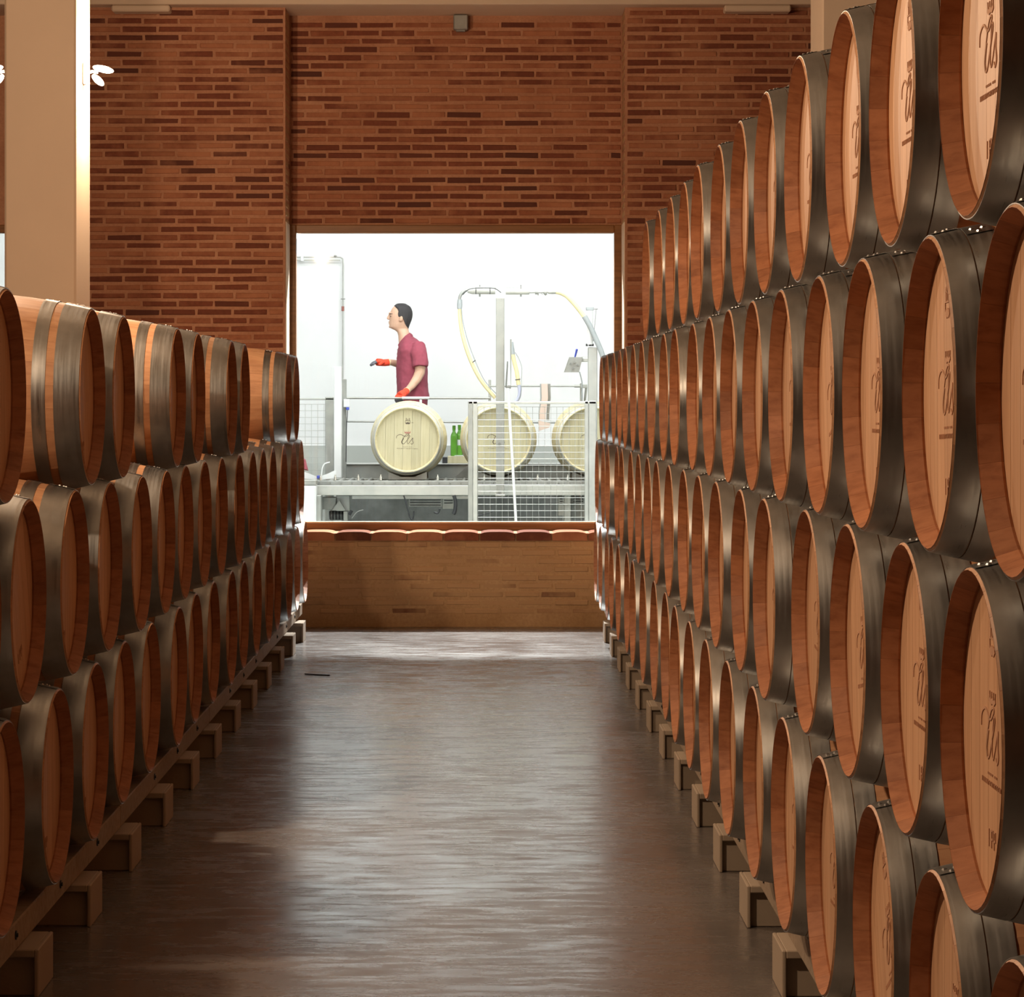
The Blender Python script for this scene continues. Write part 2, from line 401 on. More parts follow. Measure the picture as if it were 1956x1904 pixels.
# main window
def window(name, x0, x1, label=None):
    fw = .068; y0, y1 = ZR-.045, ZR+.05
    z0, z1 = WB, WT
    fr = MB().cbox((x0, y0, z0), (x0+fw, y1, z1), .006).cbox((x1-fw, y0, z0), (x1, y1, z1), .006).build(name, M['window_wood'])
    tag(fr, kind='structure')
    MB().cbox((x0+fw, y0, z1-.062), (x1-fw, y1, z1), .006).build('head_rail', M['window_wood'], fr)
    MB().cbox((x0+fw, y0, z0), (x1-fw, y1, z0+.058), .006).build('bottom_rail', M['window_wood'], fr)
    MB().box((x0+fw, y0+.006, z0+.058), (x1-fw, y1, z0+.068)).build('glazing_bead', M['cream'], fr)
    MB().box((x0+fw, ZR+.01, z0+.058), (x1-fw, ZR+.016, z1-.062)).build('glass_pane', M['pane'], fr)
    return fr
window('window_1', WL, WR)
window('window_2', L2L+.02, L2R-.02)
# small grey box in the recess under the ceiling
jb = MB().cbox(P(866, 56, ZR-.1), P(894, 31, ZR-.001), .008).build('junction_box', M['steel']); tag(jb, 'small grey box fixed high on the brick above the window', 'box')
jb2 = MB().cbox(P(871, 60, ZR-.06), P(889, 57.5, ZR-.02), .003).build('cover_lip', M['steel_dark'], jb)
# column lamps
def lamp(x, y, z, sgn, label):
    t = empty('wall_lamp', (x, y, z), label, 'lamp', 'lamps on the cream column')
    MB().cbox((-.004 if sgn > 0 else -.014, -.05, -.06), (.014 if sgn > 0 else .004, .05, .06), .004).build('back_plate', M['white_paint'], t)
    MB().tube([(0, 0, 0), (sgn*.05, 0, .015), (sgn*.085, 0, .01)], .009).build('arm', M['white_paint'], t)
    for (dx, dz, a, l) in ((.115, .028, .22, .062), (.085, -.035, .75, .045)):
        Mx = Matrix.Rotation(sgn*a, 3, 'Y')
        MB().ball((sgn*dx, 0, dz), (l, .034, .02), 14, 8, Mx).build('glass_shade', M['lamp_glow'], t, True, 80)
    return t
lamp(-2.309, 15.27, 3.565, 1, 'glowing wall lamp on the right side of the left cream column')
lamp(-2.715, 15.27, 3.565, -1, 'glowing wall lamp on the left side of the left cream column, at the photo edge')

# ------------------------------------------------------------------ barrels
BLEN = .95; R0, RB = .286, .346; CD = .040; NST = 26
def Rt(t):
    u = abs(t-BLEN/2)/(BLEN/2); return RB-(RB-R0)*u**1.9
TH = .024
def stave_geo(mb, a0, a1, tl, dr=0.0):
    """a stave between angles a0..a1 about the x axis"""
    N = len(tl); vs = []; fs = []; k = 3
    for i, t in enumerate(tl):
        r = Rt(t)+dr; e = min(t, BLEN-t); ri = Rt(t)-TH*(.13+.87*min(1, e/.035))
        if i in (0, N-1): r -= .0035
        for q in range(k):
            a = a0+(a1-a0)*q/(k-1); vs.append((t, r*math.cos(a), r*math.sin(a)))
        for q in range(k-1, -1, -1):
            a = a0+(a1-a0)*q/(k-1); vs.append((t, ri*math.cos(a), ri*math.sin(a)))
    m = 2*k
    for i in range(N-1):
        for q in range(m): fs.append((i*m+q, i*m+(q+1)%m, (i+1)*m+(q+1)%m, (i+1)*m+q))
    fs.append(tuple(range(m))[::-1]); fs.append(tuple((N-1)*m+q for q in range(m)))
    mb.add(vs, fs)
TL = [0, .005, .035, .09, .2, .33, .475, .62, .75, .86, .915, .945, .95]
GAP = .0006
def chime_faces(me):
    # the inner side and the ends of the staves take the darker oak
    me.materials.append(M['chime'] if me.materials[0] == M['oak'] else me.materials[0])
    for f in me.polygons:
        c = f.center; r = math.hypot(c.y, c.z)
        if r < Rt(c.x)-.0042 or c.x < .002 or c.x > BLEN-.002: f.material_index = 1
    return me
def stave_mesh(mat):
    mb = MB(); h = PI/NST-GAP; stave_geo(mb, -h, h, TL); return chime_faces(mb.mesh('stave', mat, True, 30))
def stave_ring(mat, seed):
    rr = random.Random(seed); mb = MB()
    for k in range(NST):
        a = 2*PI*k/NST; h = PI/NST-GAP; mb.tone = rr.random(); stave_geo(mb, a-h, a+h, TL, rr.uniform(-.0006, .0006))
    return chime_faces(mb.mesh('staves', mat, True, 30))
def hoop_mesh(t0, t1, mat):
    mb = MB(); n = 72; prof = []
    o = .0022
    for t in (t0, (t0+t1)/2, t1): prof.append((Rt(t)+o, t))
    prof += [(Rt(t1)+.0002, t1), (Rt(t0)+.0002, t0)]
    Mx = Matrix(((0,0,1),(1,0,0),(0,1,0)))
    mb.lathe(prof, n, Mx, closed=True)
    # lapped end and two rivets near the top
    tm = (t0+t1)/2
    for q, (da, dt) in enumerate(((.035, -.010), (.035, .010), (.1, 0))):
        a = PI/2+da; r = Rt(tm+dt)+o
        mb.ball((tm+dt, r*math.cos(a), r*math.sin(a)), (.006, .006, .0045), 6, 4)
    lap = [(t, (Rt(t)+o+.0016)*math.cos(a), (Rt(t)+o+.0016)*math.sin(a)) for t in (t0, t1) for a in (PI/2-.06, PI/2+.03, PI/2+.13)]
    mb.add(lap, [(0,1,4,3), (1,2,5,4)])
    return mb.mesh('hoop', mat, True, 40)
RH = Rt(CD)-TH+.001
NP = 7
def plank_geo(mb, y0, y1, x0, x1, g=.0007):
    y0 += g; y1 -= g; pts = []
    n = 6
    for i in range(n+1):
        y = y0+(y1-y0)*i/n; pts.append((y, math.sqrt(max(0, RH**2-y*y))))
    ring = pts+[(y, -z) for y, z in reversed(pts)]
    # drop degenerate
    vs = [(x0, y, z) for y, z in ring]+[(x1, y, z) for y, z in ring]; m = len(ring)
    fs = [tuple(range(m)), tuple(range(2*m-1, m-1, -1))]+[(i, (i+1)%m, m+(i+1)%m, m+i) for i in range(m)]
    mb.add(vs, fs)
PE = [-RH+2*RH*k/NP for k in range(NP+1)]
def plank_meshes(mat):
    out = []
    for k in range(NP):
        mb = MB(); plank_geo(mb, PE[k], PE[k+1], CD, CD+.02); out.append(mb.mesh('plank', mat))
    return out
def head_mesh(mat, x0, seed):
    rr = random.Random(seed); mb = MB()
    for k in range(NP): mb.tone = rr.random(); plank_geo(mb, PE[k], PE[k+1], x0, x0+.02)
    return mb.mesh('barrel_head', mat)
def disc_mesh(mat):
    mb = MB(); n = 48; mb.lathe([(RH-.002, 0), (RH-.002, .008)], n, Matrix(((0,0,1),(1,0,0),(0,1,0))))
    me = mb.mesh('barrel_head', mat)
    for v in me.vertices: v.co.x += CD+.0205
    return me
# stamps on a head, drawn as thin inlaid ribbons in the (y, z) plane; s flips so that it reads right from outside
def ribbon(mb, pts, w, x, s, closed=False):
    pts = [Vector((p[0], p[1])) for p in pts]; vs = []; fs = []; m = len(pts)
    for i, p in enumerate(pts):
        d = (pts[min(i+1, m-1)]-pts[max(i-1, 0)]).normalized(); nn = Vector((-d.y, d.x))
        ww = (w[i] if isinstance(w, list) else w)/2
        for q in (p+nn*ww, p-nn*ww):
            for xx in (x, x-.0012): vs.append((xx, q.x*s, q.y))
    for i in range(m-1):
        a = i*4; b = a+4
        fs += [(a,b,b+1,a+1), (a+1,b+1,b+3,a+3), (a+3,b+3,b+2,a+2)]
    fs += [(0,1,3,2), (4*m-4,4*m-3,4*m-1,4*m-2)]
    mb.add(vs, fs)
def flat(pts, n=10):
    return [(p.x, p.y) for p in smoothpath([(a, b, 0) for a, b in pts], n)]
def stamp_meshes(mats, s):
    x = CD-.0002; out = []
    # crest: shield with three turrets
    mb = MB(); rr = random.Random(5)
    ribbon(mb, [(-.022,.150), (-.022,.168), (.022,.168), (.022,.150)], .004, x, s)
    for dx in (-.014, 0, .014): ribbon(mb, [(dx,.168), (dx,.192 if dx else .186)], .0055, x, s)
    ribbon(mb, flat([(-.018,.15), (-.008,.144), (0,.150), (.008,.144), (.018,.15)]), .013, x, s)
    ribbon(mb, [(.032,.152), (.05,.152)], .003, x, s)
    out.append(('crest_stamp', mb.mesh('crest_stamp', mats[0])))
    mb = MB()
    ribbon(mb, flat([(-.026,.066), (-.012,.060), (0,.063), (.012,.060), (.026,.066)]), .009, x, s)
    for dx in (-.022, -.007, .008, .022): ribbon(mb, [(dx,.066), (dx*1.1,.078)], .004, x, s)
    out.append(('crown_stamp', mb.mesh('crown_stamp', mats[2])))
    mb = MB()
    # script initial C with a long flourish, then two smaller letters
    ribbon(mb, flat([(-.098,.012), (-.092,.034), (-.06,.045), (-.02,.030), (.012,.046), (.004,.052), (-.016,.042), (-.038,.012), (-.05,-.018), (-.043,-.036), (-.026,-.032), (-.01,-.012)]), .0042, x, s)
    ribbon(mb, flat([(-.034,.012), (-.05,-.018), (-.043,-.036)]), .0075, x, s)
    ribbon(mb, flat([(-.01,-.012), (.014,.018), (.022,.034), (.012,.036), (.0,.0), (-.002,-.026), (.008,-.034), (.022,-.018)]), .0036, x, s)
    ribbon(mb, flat([(.022,-.018), (.04,.008), (.048,.016), (.046,-.006), (.052,-.026), (.04,-.038), (.03,-.03)]), .0045, x, s)
    out.append(('script_stamp', mb.mesh('script_stamp', mats[1])))
    mb = MB(); xx = -.09
    while xx < .09:
        wd = rr.uniform(.005, .009); h = .0085; k = rr.random(); ribbon(mb, [(xx, -.082), (xx, -.082+h)], .0018, x, s)
        if k < .6: ribbon(mb, [(xx+.001, -.082+h*(.9 if k < .3 else .5)), (xx+wd*.7, -.082+h*(.9 if k < .3 else .5))], .0016, x, s)
        if k > .3: ribbon(mb, [(xx+wd*.7, -.082), (xx+wd*.7, -.082+h)], .0016, x, s)
        xx += wd+.0045
    for q in range(9):
        if q in (5,): continue
        ribbon(mb, [(-.04+q*.0095, -.062), (-.04+q*.0095+.004, -.062)], .004, x, s)
    out.append(('text_stamp', mb.mesh('text_stamp', mats[0])))
    return out
def small_stamp(mats, s):
    """cellar mark of the stacked barrels: a number near the foot of the head"""
    x = CD-.0002; mb = MB()
    for q, l in enumerate((.02, .03, .03)):
        bx = -.03+q*.022
        ribbon(mb, [(bx, -.185), (bx, -.155)], .005, x, s)
        if q: ribbon(mb, [(bx, -.155), (bx+.012, -.155), (bx+.012, -.17), (bx, -.17)], .004, x, s)
    ribbon(mb, [(-.012, .185), (-.012, .196)], .016, x, s)
    return mb.mesh('number_stamp', mats[0])
def kit(om, hm, hoopm, hoops, mats):
    k = {}
    k['stave'] = stave_mesh(om); k['rings'] = [stave_ring(om, 30+i) for i in range(4)]
    k['planks'] = plank_meshes(hm); k['heads'] = [head_mesh(hm, CD, 60+i) for i in range(4)]; k['disc'] = disc_mesh(hm)
    k['back'] = head_mesh(hm, BLEN-CD-.02, 70)
    k['hoops'] = [hoop_mesh(a, b, hoopm) for a, b in hoops]
    k['hoops'] += [hoop_mesh(BLEN-b, BLEN-a, hoopm) for a, b in hoops]
    k['stamps'] = stamp_meshes(mats, -1); k['number'] = small_stamp(mats, -1)
    return k
SM = (M['stamp'], M['stamp'], M['stamp'])
KR = kit(M['oak'], M['oak_head'], M['hoop'], [(.004, .052), (.0545, .103)], SM)
KL = kit(M['oak'], M['oak_head'], M['hoop'], [(.004, .082), (.108, .150)], SM)
KP = kit(M['pale'], M['pale_head'], M['hoop_pale'], [(.004, .070), (.115, .15)], (M['stamp_dark'], M['stamp_dark'], M['stamp_red']))
bung_mb = MB(); bung_mb.lathe([(.026, -.01), (.026, .006), (.02, .012)], 14); BUNG = None
def barrel(K, front, rz, label, group, detail, stamps='number', rr=random):
    """front: centre of the front rim; local +x runs from the front rim to the back"""
    global BUNG
    ca, sa = math.cos(rz), math.sin(rz)
    root = empty('wine_barrel', (front[0]+ca*BLEN/2, front[1]+sa*BLEN/2, front[2]-RB), label, 'barrel', group, rz)
    off = (-BLEN/2, 0, RB)
    roll = rr.uniform(0, 2*PI)
    if detail:
        for k in range(NST):
            o = bpy.data.objects.new('stave', K['stave']); C.objects.link(o); o.parent = root; o.location = off; o.rotation_euler = (roll+2*PI*k/NST, 0, 0)
    else:
        o = link('staves', rr.choice(K['rings']), root, off, (roll, 0, 0)); o['kind'] = 'stuff'
    hr = rr.choice((0, 0, 0, rr.uniform(-.5, .5)))
    if stamps == 'full': hr = rr.uniform(-.03, .03)
    if detail:
        h = link('barrel_head', K['disc'], root, off, (hr, 0, 0))
        for me in K['planks']:
            o = bpy.data.objects.new('plank', me); C.objects.link(o); o.parent = h
    else:
        h = link('barrel_head', rr.choice(K['heads']), root, off, (hr, 0, 0))
    link('back_head', K['back'], root, off)
    for i, me in enumerate(K['hoops']):
        link('hoop', me, root, off, (rr.uniform(-.25, .25) if i else 0, 0, 0))
    if stamps == 'full':
        for nm, me in K['stamps']: link(nm, me, h)
    elif stamps == 'both':
        for nm, me in K['stamps']: link(nm, me, h)
        link('number_stamp', K['number'], h)
    elif stamps == 'number': link('number_stamp', K['number'], h)
    if BUNG is None: BUNG = bung_mb.mesh('bung', M['white_paint'], True, 40)
    if K is not KP: link('bung', BUNG, root, (0, 0, 2*RB-.004))
    return root
ORD = ['first','second','third','fourth','fifth','sixth','seventh','eighth','ninth','tenth','eleventh','twelfth','thirteenth','fourteenth','fifteenth','sixteenth','seventeenth','eighteenth','nineteenth','twentieth']
S = .784; PITCH = .580; H1 = .536
rr = random.Random(11)
XR, XL = .805, -1.275
rowname_r = ['bottom row on the rail', 'second row up', 'third row up', 'top row']
for row in range(4):
    base = 4.052 if row % 2 == 0 else 4.444
    n = {0: 20, 1: 19, 2: 19, 3: 12}[row]
    for k in range(n):
        y = base+S*k
        x = XR+rr.uniform(-.008, .008) - (.012 if row == 1 and k > 15 else 0) + (.012 if k < 4 and row < 2 else 0)
        lab = 'oak barrel, right stack, %s, %s from the camera' % ({0: 'bottom row', 1: 'second row up', 2: 'third row up', 3: 'top row'}[row], ORD[k])
        if k == n-1: lab = 'oak barrel nearest the window in the right stack, %s' % ({0: 'bottom row', 1: 'second row up', 2: 'third row up', 3: 'top row'}[row])
        barrel(KR, (x, y, H1+PITCH*row), 0, lab, 'barrels in the right stack', y < 9.6, 'both' if y < 12 else 'number', rr)
for row in range(3):
    base = 7.108 if row % 2 == 0 else 7.50
    ks = {0: list(range(0, 16)), 1: list(range(-1, 15)), 2: [0, 2, 3, 5, 6, 8, 9, 13, 14]}[row]
    for j, k in enumerate(ks):
        y = base+S*k; x = XL+rr.uniform(-.01, .01)
        rn = {0: 'bottom row', 1: 'middle row', 2: 'gappy top row'}[row]
        lab = 'oak barrel, left stack, %s, %s from the camera' % (rn, ORD[j])
        if j == len(ks)-1: lab = 'oak barrel nearest the window in the left stack, %s' % rn
        barrel(KL, (x, y, H1+PITCH*row), PI, lab, 'barrels in the left stack', y < (12.5 if row == 2 else 10), 'number', rr)

# rails and blocks of the racks
def rack(side, xb, xr, y0, y1, first):
    sg = 1 if side == 'right' else -1
    # blocks
    j = 0; y = first
    ys = []
    while y < y1: ys.append(y); y += .996
    for q, y in enumerate(ys):
        t = empty('support_block', (sg*(xb+.15), y+.13, 0), 'pale support block under the %s barrel rack, %s' % (side, ('%s block from the camera' % ORD[q]) if q < len(ys)-1 else 'the one nearest the window'), 'block', 'support blocks under the %s rack' % side)
        MB().cbox((-.15, -.13, 0), (-.138, .13, .135), .003).build('end_plate', M['block'], t)
        MB().cbox((-.139, -.13, .112), (.15, .13, .135), .003).build('top_plate', M['block'], t)
        MB().cbox((-.139, -.105, 0), (.15, .105, .113), .003).build('core', M['block'], t)
        if sg < 0: t.rotation_euler = (0, 0, PI)
    # rails (front and back) in lengths that meet over the blocks
    for nm, xx in (('front', xr), ('back', .805+.95-.15 if side == 'right' else 1.275+.95-.15)):
        seg = 3.1; y = y0; i = 0
        N = math.ceil((y1-y0)/seg)
        while y < y1-.2:
            ye = min(y+seg-.006, y1)
            t = empty('rack_rail', (sg*(xx+.03), (y+ye)/2, .1355), '%s timber rail of the %s rack, %s length from the camera' % (nm, side, ORD[i]), 'rail', 'timber rails of the racks')
            MB().cbox((-.03, -(ye-y)/2, 0), (.03, (ye-y)/2, .080), .004).build('beam', M['rack'], t)
            if nm == 'front':
                q = math.ceil((y-(4.06 if sg > 0 else 7.11))/S)
                while True:
                    yy = (4.06 if sg > 0 else 7.11)+S*q+S*.43; q += 1
                    if yy > ye-.05: break
                    if yy < y+.05: continue
                    Mx = Matrix.Translation((-sg*.0295, yy-(y+ye)/2, .045)) @ Matrix.Rotation(-sg*PI/2, 4, 'Y')
                    MB().lathe([(.013, 0), (.013, .004), (.006, .004), (.006, .008)], 10, Mx).build('bolt', M['black'], t)
            y += seg; i += 1
rack('right', .840, .880, 3.3, 19.35, P(0, 1773, 1).y*EYE*F/(1773-765)-.996*2)
rack('left', 1.256, 1.316, 6.5, 19.2, EYE*F/(1771-765)-.996)
# a scrap on the floor
tag(MB().tube(smoothpath([P(582, 1288.5, 16.26), P(600, 1289.5, 16.24), P(630, 1291, 16.2)]), .004, 5).build('twig', M['black']), 'thin dark twig lying on the floor near the window', 'twig').location.z = -P(600, 1289.5, 16.24).z+.004
# ------------------------------------------------------------------ the filling hall behind the window
HB = 27.2
structure(MB().box((-7, ZB, -.2), (7, HB, 0)), 'floor_hall', M['hall_floor'])
structure(MB().box((-7, ZB, 7), (7, HB+.2, 7.2)), 'ceiling_hall', M['hall_white'])
wz = P(0, 851, HB).z
structure(MB().box((-7, HB, wz), (7, HB+.2, 7)), 'wall_hall_back', M['hall_white'])
structure(MB().box((-7, HB-.03, 0), (7, HB+.2, wz)), 'baseboard_hall', M['hall_grey'])
structure(MB().box((-7.2, ZB, -.2), (-7, HB+.2, 7.2)), 'wall_hall_left', M['hall_white'])
structure(MB().box((7, ZB, -.2), (7.2, HB+.2, 7.2)), 'wall_hall_right', M['hall_white'])
structure(MB().box((-7, ZB, CEIL), (7, ZB+.05, 7)), 'wall_hall_front', M['hall_white'])
structure(MB().box((-7, ZB, 0), (L2L, ZB+.03, CEIL)).box((L2R, ZB, 0), (RL-.2, ZB+.03, CEIL)).box((L2L, ZB, 0), (L2R, ZB+.03, WB)).box((L2L, ZB, WT), (L2R, ZB+.03, CEIL)).box((RR+.2, ZB, 0), (7, ZB+.03, CEIL)).box((RL-.2, ZB, 0), (RR+.2, ZB+.03, WB)).box((RL-.2, ZB, WT), (RR+.2, ZB+.03, CEIL)), 'trim_2', M['hall_white'])
def thing(name, label, cat, p, group=None): return empty(name, p, label, cat, group)
def part(name, mb, mat, root, smooth=False, angle=None):
    """parts are written in world coordinates and moved under their thing"""
    mb.v = [tuple(Vector(v)-root.location) for v in mb.v]; return mb.build(name, mat, root, smooth, angle)
def pbox(x0, y0, x1, y1, Z, d, mb=None, c=.004):
    """box whose front face fills these photo pixels at depth Z and which is d deep"""
    a = P(x0, y1, Z); b = P(x1, y0, Z); mb = mb or MB()
    return mb.cbox((a.x, Z, a.z), (b.x, Z+d, b.z), c)

zt = P(0, 918, 23.25).z
# fresh barrels on the filling line
ZF = 23.4
for px, lab in ((778, 'pale new oak barrel in front of the worker, with a printed head'),
                (952.5, 'pale new oak barrel behind the mesh gate and the grey upright beam'),
                (1131, 'pale new oak barrel cut off by the white posts at the right of the window')):
    c = P(px, 840, ZF)
    barrel(KP, (c.x, c.y, c.z), PI/2, lab, 'pale barrels on the filling line', True, 'full', random.Random(px))
    cb = P(px, 840, ZF).z-RB+.012
    t = thing('barrel_cradle', 'grey cradle block carrying %s' % {778: 'the barrel in front of the worker', 952.5: 'the barrel behind the grey beam', 1131: 'the rightmost pale barrel'}[px], 'cradle', (c.x, ZF+.45, zt))
    zz = zt+.001
    for dy in (.1, .75):
        mb = MB(); vs = []
        for y in (ZF+dy, ZF+dy+.1):
            vs += [(c.x-.17, y, zz), (c.x+.17, y, zz), (c.x+.17, y, c.z-.286), (c.x+.06, y, c.z-.331), (c.x-.06, y, c.z-.331), (c.x-.17, y, c.z-.286)]
        mb.add(vs, [tuple(range(6))[::-1], tuple(range(6, 12))]+[(i, (i+1)%6, 6+(i+1)%6, 6+i) for i in range(6)])
        part('saddle', mb, M['steel'], t)

# conveyor
zt = P(0, 918, 23.25).z
cv = thing('conveyor', 'long steel roller conveyor carrying the pale barrels', 'conveyor', (0, 23.6, 0))
part('front_beam', pbox(604, 927, 1138, 946, 23.2, .07), M['steel_light'], cv)
part('lower_beam', pbox(672, 946, 905, 953, 23.24, .05), M['steel_light'], cv)
part('chain_guard', pbox(606, 918, 1138, 927, 23.26, .06), M['steel'], cv)
part('rear_beam', MB().cbox((P(606,0,23.2).x, 24.22, zt-.16), (P(1138,0,23.2).x, 24.27, zt-.01)), M['steel'], cv)
part('bed', MB().cbox((P(606,0,23.2).x, 23.34, zt-.05), (P(1138,0,23.2).x, 24.21, zt-.025)), M['steel_dark'], cv)
xx = P(609, 0, 23.3).x
while xx < P(1136, 0, 23.3).x:
    mb = MB().tube([(xx, 23.3, zt-.02), (xx, 24.22, zt-.02)], .019, 8); part('roller', mb, M['steel'], cv, True, 60); xx += .085
for px in (609, 905, 1084, 1128):
    a = P(px, 945, 23.3); part('leg', MB().cbox((a.x-.03, 23.3, 0), (a.x+.03, 23.36, a.z)).cbox((a.x-.05, 23.28, 0), (a.x+.05, 23.38, .01)), M['steel'], cv)
for px in (612, 640, 684, 727, 836, 925, 1027, 1085):
    a = P(px, 913, 23.24); part('bolt', MB().lathe([(.011, 0), (.011, .03), (.006, .034), (.006, .05)], 8, Matrix.Translation((a.x, a.y+.03, a.z-.02))), M['rivet'], cv, True, 40)
for i in range(26):
    a = P(610+i*20.8, 922.5, 23.255); part('chain_pin', MB().lathe([(.007, 0), (.005, .008)], 6, Matrix.Translation(a) @ Matrix.Rotation(PI/2, 4, 'X')), M['steel_dark'], cv)
# trough and back ledge of the machine
tr = thing('wash_trough', 'grey steel trough behind the conveyor under the barrels', 'trough', (0, 24.9, 0))
part('front_panel', MB().cbox((P(655,0,24.6).x, 24.6, P(0,925,24.6).z), (P(1136,0,24.6).x, 24.64, P(0,886,24.6).z)), M['steel'], tr)
part('ledge', MB().cbox((P(655,0,24.6).x, 24.58, P(0,887.5,24.6).z), (P(1136,0,24.6).x, 25.0, P(0,885.5,24.6).z)), M['steel_light'], tr)
part('base', MB().cbox((P(665,0,24.6).x, 24.66, 0), (P(1130,0,24.6).x, 24.95, P(0,925,24.6).z)), M['steel_dark'], tr)
mb = MB(); a = P(863, 917, 24.5); b = P(895, 888, 24.5)
mb.add([(a.x, 24.5, a.z), (b.x, 24.5, a.z), (b.x, 24.5, b.z), (a.x, 24.6, a.z), (b.x, 24.6, a.z), (b.x, 24.6, b.z)], [(0,1,2), (5,4,3), (0,3,4,1), (1,4,5,2), (2,5,3,0)])
part('gusset', mb, M['steel_dark'], tr)
# under-frame with motors
mt = thing('drive_unit', 'grey gear motor with brackets hanging under the left end of the conveyor', 'motor', (P(645,0,23.3).x, 23.45, P(0,990,23.4).z))
part('gearbox', pbox(613, 950, 642, 973, 23.38, .18), M['steel'], mt)
part('bracket', pbox(642, 946, 668, 976, 23.42, .14), M['steel_light'], mt)
mb = MB(); a, b, c_ = P(634, 975, 23.36), P(660, 975, 23.36), P(648, 955, 23.36)
mb.add([tuple(a), tuple(b), tuple(c_), (a.x, a.y+.03, a.z), (b.x, b.y+.03, b.z), (c_.x, c_.y+.03, c_.z)], [(0,1,2), (5,4,3), (0,3,4,1), (1,4,5,2), (2,5,3,0)])
part('wedge_plate', mb, M['steel'], mt)
a = P(646, 984, 23.5); part('motor', MB().lathe([(.035, -.08), (.042, -.07), (.042, .06), (.03, .08)], 14, Matrix.Translation(a) @ Matrix.Rotation(PI/2, 4, 'Y')), M['black'], mt, True, 40)
for i in range(5): part('cooling_fin', MB().lathe([(.046, 0), (.046, .006)], 14, Matrix.Translation(a+Vector((-.06+i*.028, 0, 0))) @ Matrix.Rotation(PI/2, 4, 'Y')), M['steel_dark'], mt)
part('drip_leg', pbox(656, 976, 664, 995, 23.4, .04), M['steel'], mt)
part('lever', MB().tube([P(672, 975, 23.35), P(667, 983, 23.35)], .014, 8), M['black'], mt)
for x0, x1, y0, y1, nm, mat, lb in ((780, 845, 950, 968, 'belt_housing', 'steel_dark', 'dark belt housing under the conveyor below the front barrel'),
                     (845, 868, 946, 972, 'valve_block', 'steel', 'grey valve block under the conveyor left of the mesh gate'),
                     (1066, 1080, 948, 985, 'support_plate', 'steel_light', 'light upright plate under the conveyor behind the mesh gate'),
                     (1092, 1117, 948, 990, 'control_cabinet', 'steel', 'grey cabinet under the conveyor at the far right of the window')):
    t = thing(nm, lb, 'machine part', (P((x0+x1)/2, 0, 23.5).x, 23.6, P(0, y1, 23.5).z))
    part('case', pbox(x0, y0, x1, y1, 23.5, .2), M[mat], t)
    for q in range(3): part('slot', pbox(x0+3, y0+4+q*5, x1-3, y0+5.5+q*5, 23.494, .012), M['black'], t)
def cable(pts, r, mat, label, name='cable', cat='cable', group=None, Z=23.15, n=6):
    q = smoothpath([P(x, y, z) if len(t) == 3 else P(t[0], t[1], Z) for t in pts for x, y, z in [t if len(t) == 3 else (t[0], t[1], Z)]], 6)
    o = part(name, MB().tube(q, r, n), M[mat], cv, True, 80); o['label'] = label; return o
cable([(771, 946), (775, 958), (782, 985), (788, 992), (791, 976)], .007, 'black', 'black cable looping down under the conveyor below the front barrel')
cable([(867, 946), (870, 958), (869, 975), (866, 982)], .018, 'black', 'thick black cable drop left of the mesh gate')
cable([(840, 972), (836, 980), (829, 978)], .009, 'black', 'short black hook of cable beside the valve block')
cable([(672, 990), (682, 978), (694, 974)], .005, 'steel_dark', 'thin grey cable end under the conveyor near the motor')
cable([(912, 985), (925, 982), (941, 977)], .005, 'black', 'thin black cable behind the lower mesh of the gate')

# left part: cabinet, post, fence with mesh
t = thing('white_cabinet', 'pale cabinet standing at the lower left of the window', 'cabinet', (P(590,0,23).x, 23.1, 0))
a = P(560, 0, 23.0); b = P(603.5, 927, 23.0); part('body', MB().cbox((a.x, 23.0, 0), (b.x, 23.19, b.z), .008), M['white_paint'], t)
part('door', MB().cbox((a.x, 22.985, .1), (b.x-.01, 23.0, b.z-.012), .003), M['white_paint'], t)
part('table_top', pbox(572, 917, 604, 926.5, 23.0, .19), M['steel'], t)
part('side_strip', pbox(604, 946, 613, 1010, 23.08, .1), M['steel'], t)
def post(name, x0, y0, x1, Z, mat, label, zb=0.0, d=.06, cat='post'):
    a = P(x0, 0, Z); b = P(x1, y0, Z)
    o = MB().cbox((a.x, Z, zb), (b.x, Z+d, b.z), .004).build(name, M[mat]); return tag(o, label, cat)
def fence(label, Z, xs0, xs1, ytop, ybot, posts, rails, pitch_x, pitch_y, x_mesh0, x_mesh1, y_mesh0):
    t = thing('mesh_fence', label, 'fence', (P((xs0+xs1)/2, 0, Z).x, Z, 0))
    for x0, x1, mat in posts:
        a = P(x0, 0, Z); b = P(x1, ytop, Z); part('post', MB().cbox((a.x, Z, 0), (b.x, Z+.05, b.z), .004), M[mat], t)
    for y0, y1 in rails: part('rail', pbox(xs0, y0, xs1, y1, Z, .04), M['steel_light'], t)
    mb = MB(); x = x_mesh0
    while x < x_mesh1:
        mb.tube([P(x, y_mesh0, Z+.02), P(x, ybot, Z+.02)], .0017, 4); x += pitch_x
    y = y_mesh0
    while y < ybot:
        mb.tube([P(x_mesh0, y, Z+.016), P(x_mesh1, y, Z+.016)], .0020, 4); y += pitch_y
    tag(part('wire_mesh', mb, M['steel_light'], t), kind='stuff'); return t
fence('grey mesh fence panel with a square post at the left of the window', 24.3, 545, 637, 758, 1000, [(621, 637, 'steel')], [(760, 764)], 12, 12.5, 547, 621, 772)
t = fence('white framed wire mesh gate in front of the middle pale barrel', 22.7, 895, 1140, 765.5, 1020, [(894, 903, 'steel'), (903.5, 912, 'steel_light'), (1117, 1124, 'steel_light'), (1125, 1139, 'steel_light')], [(766.5, 771.5), (1008, 1014)], 11.6, 12.4, 913, 1117, 777)
post('white_post', 638, 700, 652, 24.0, 'white_paint', 'tall white square post behind the left mesh fence', zt+.002)
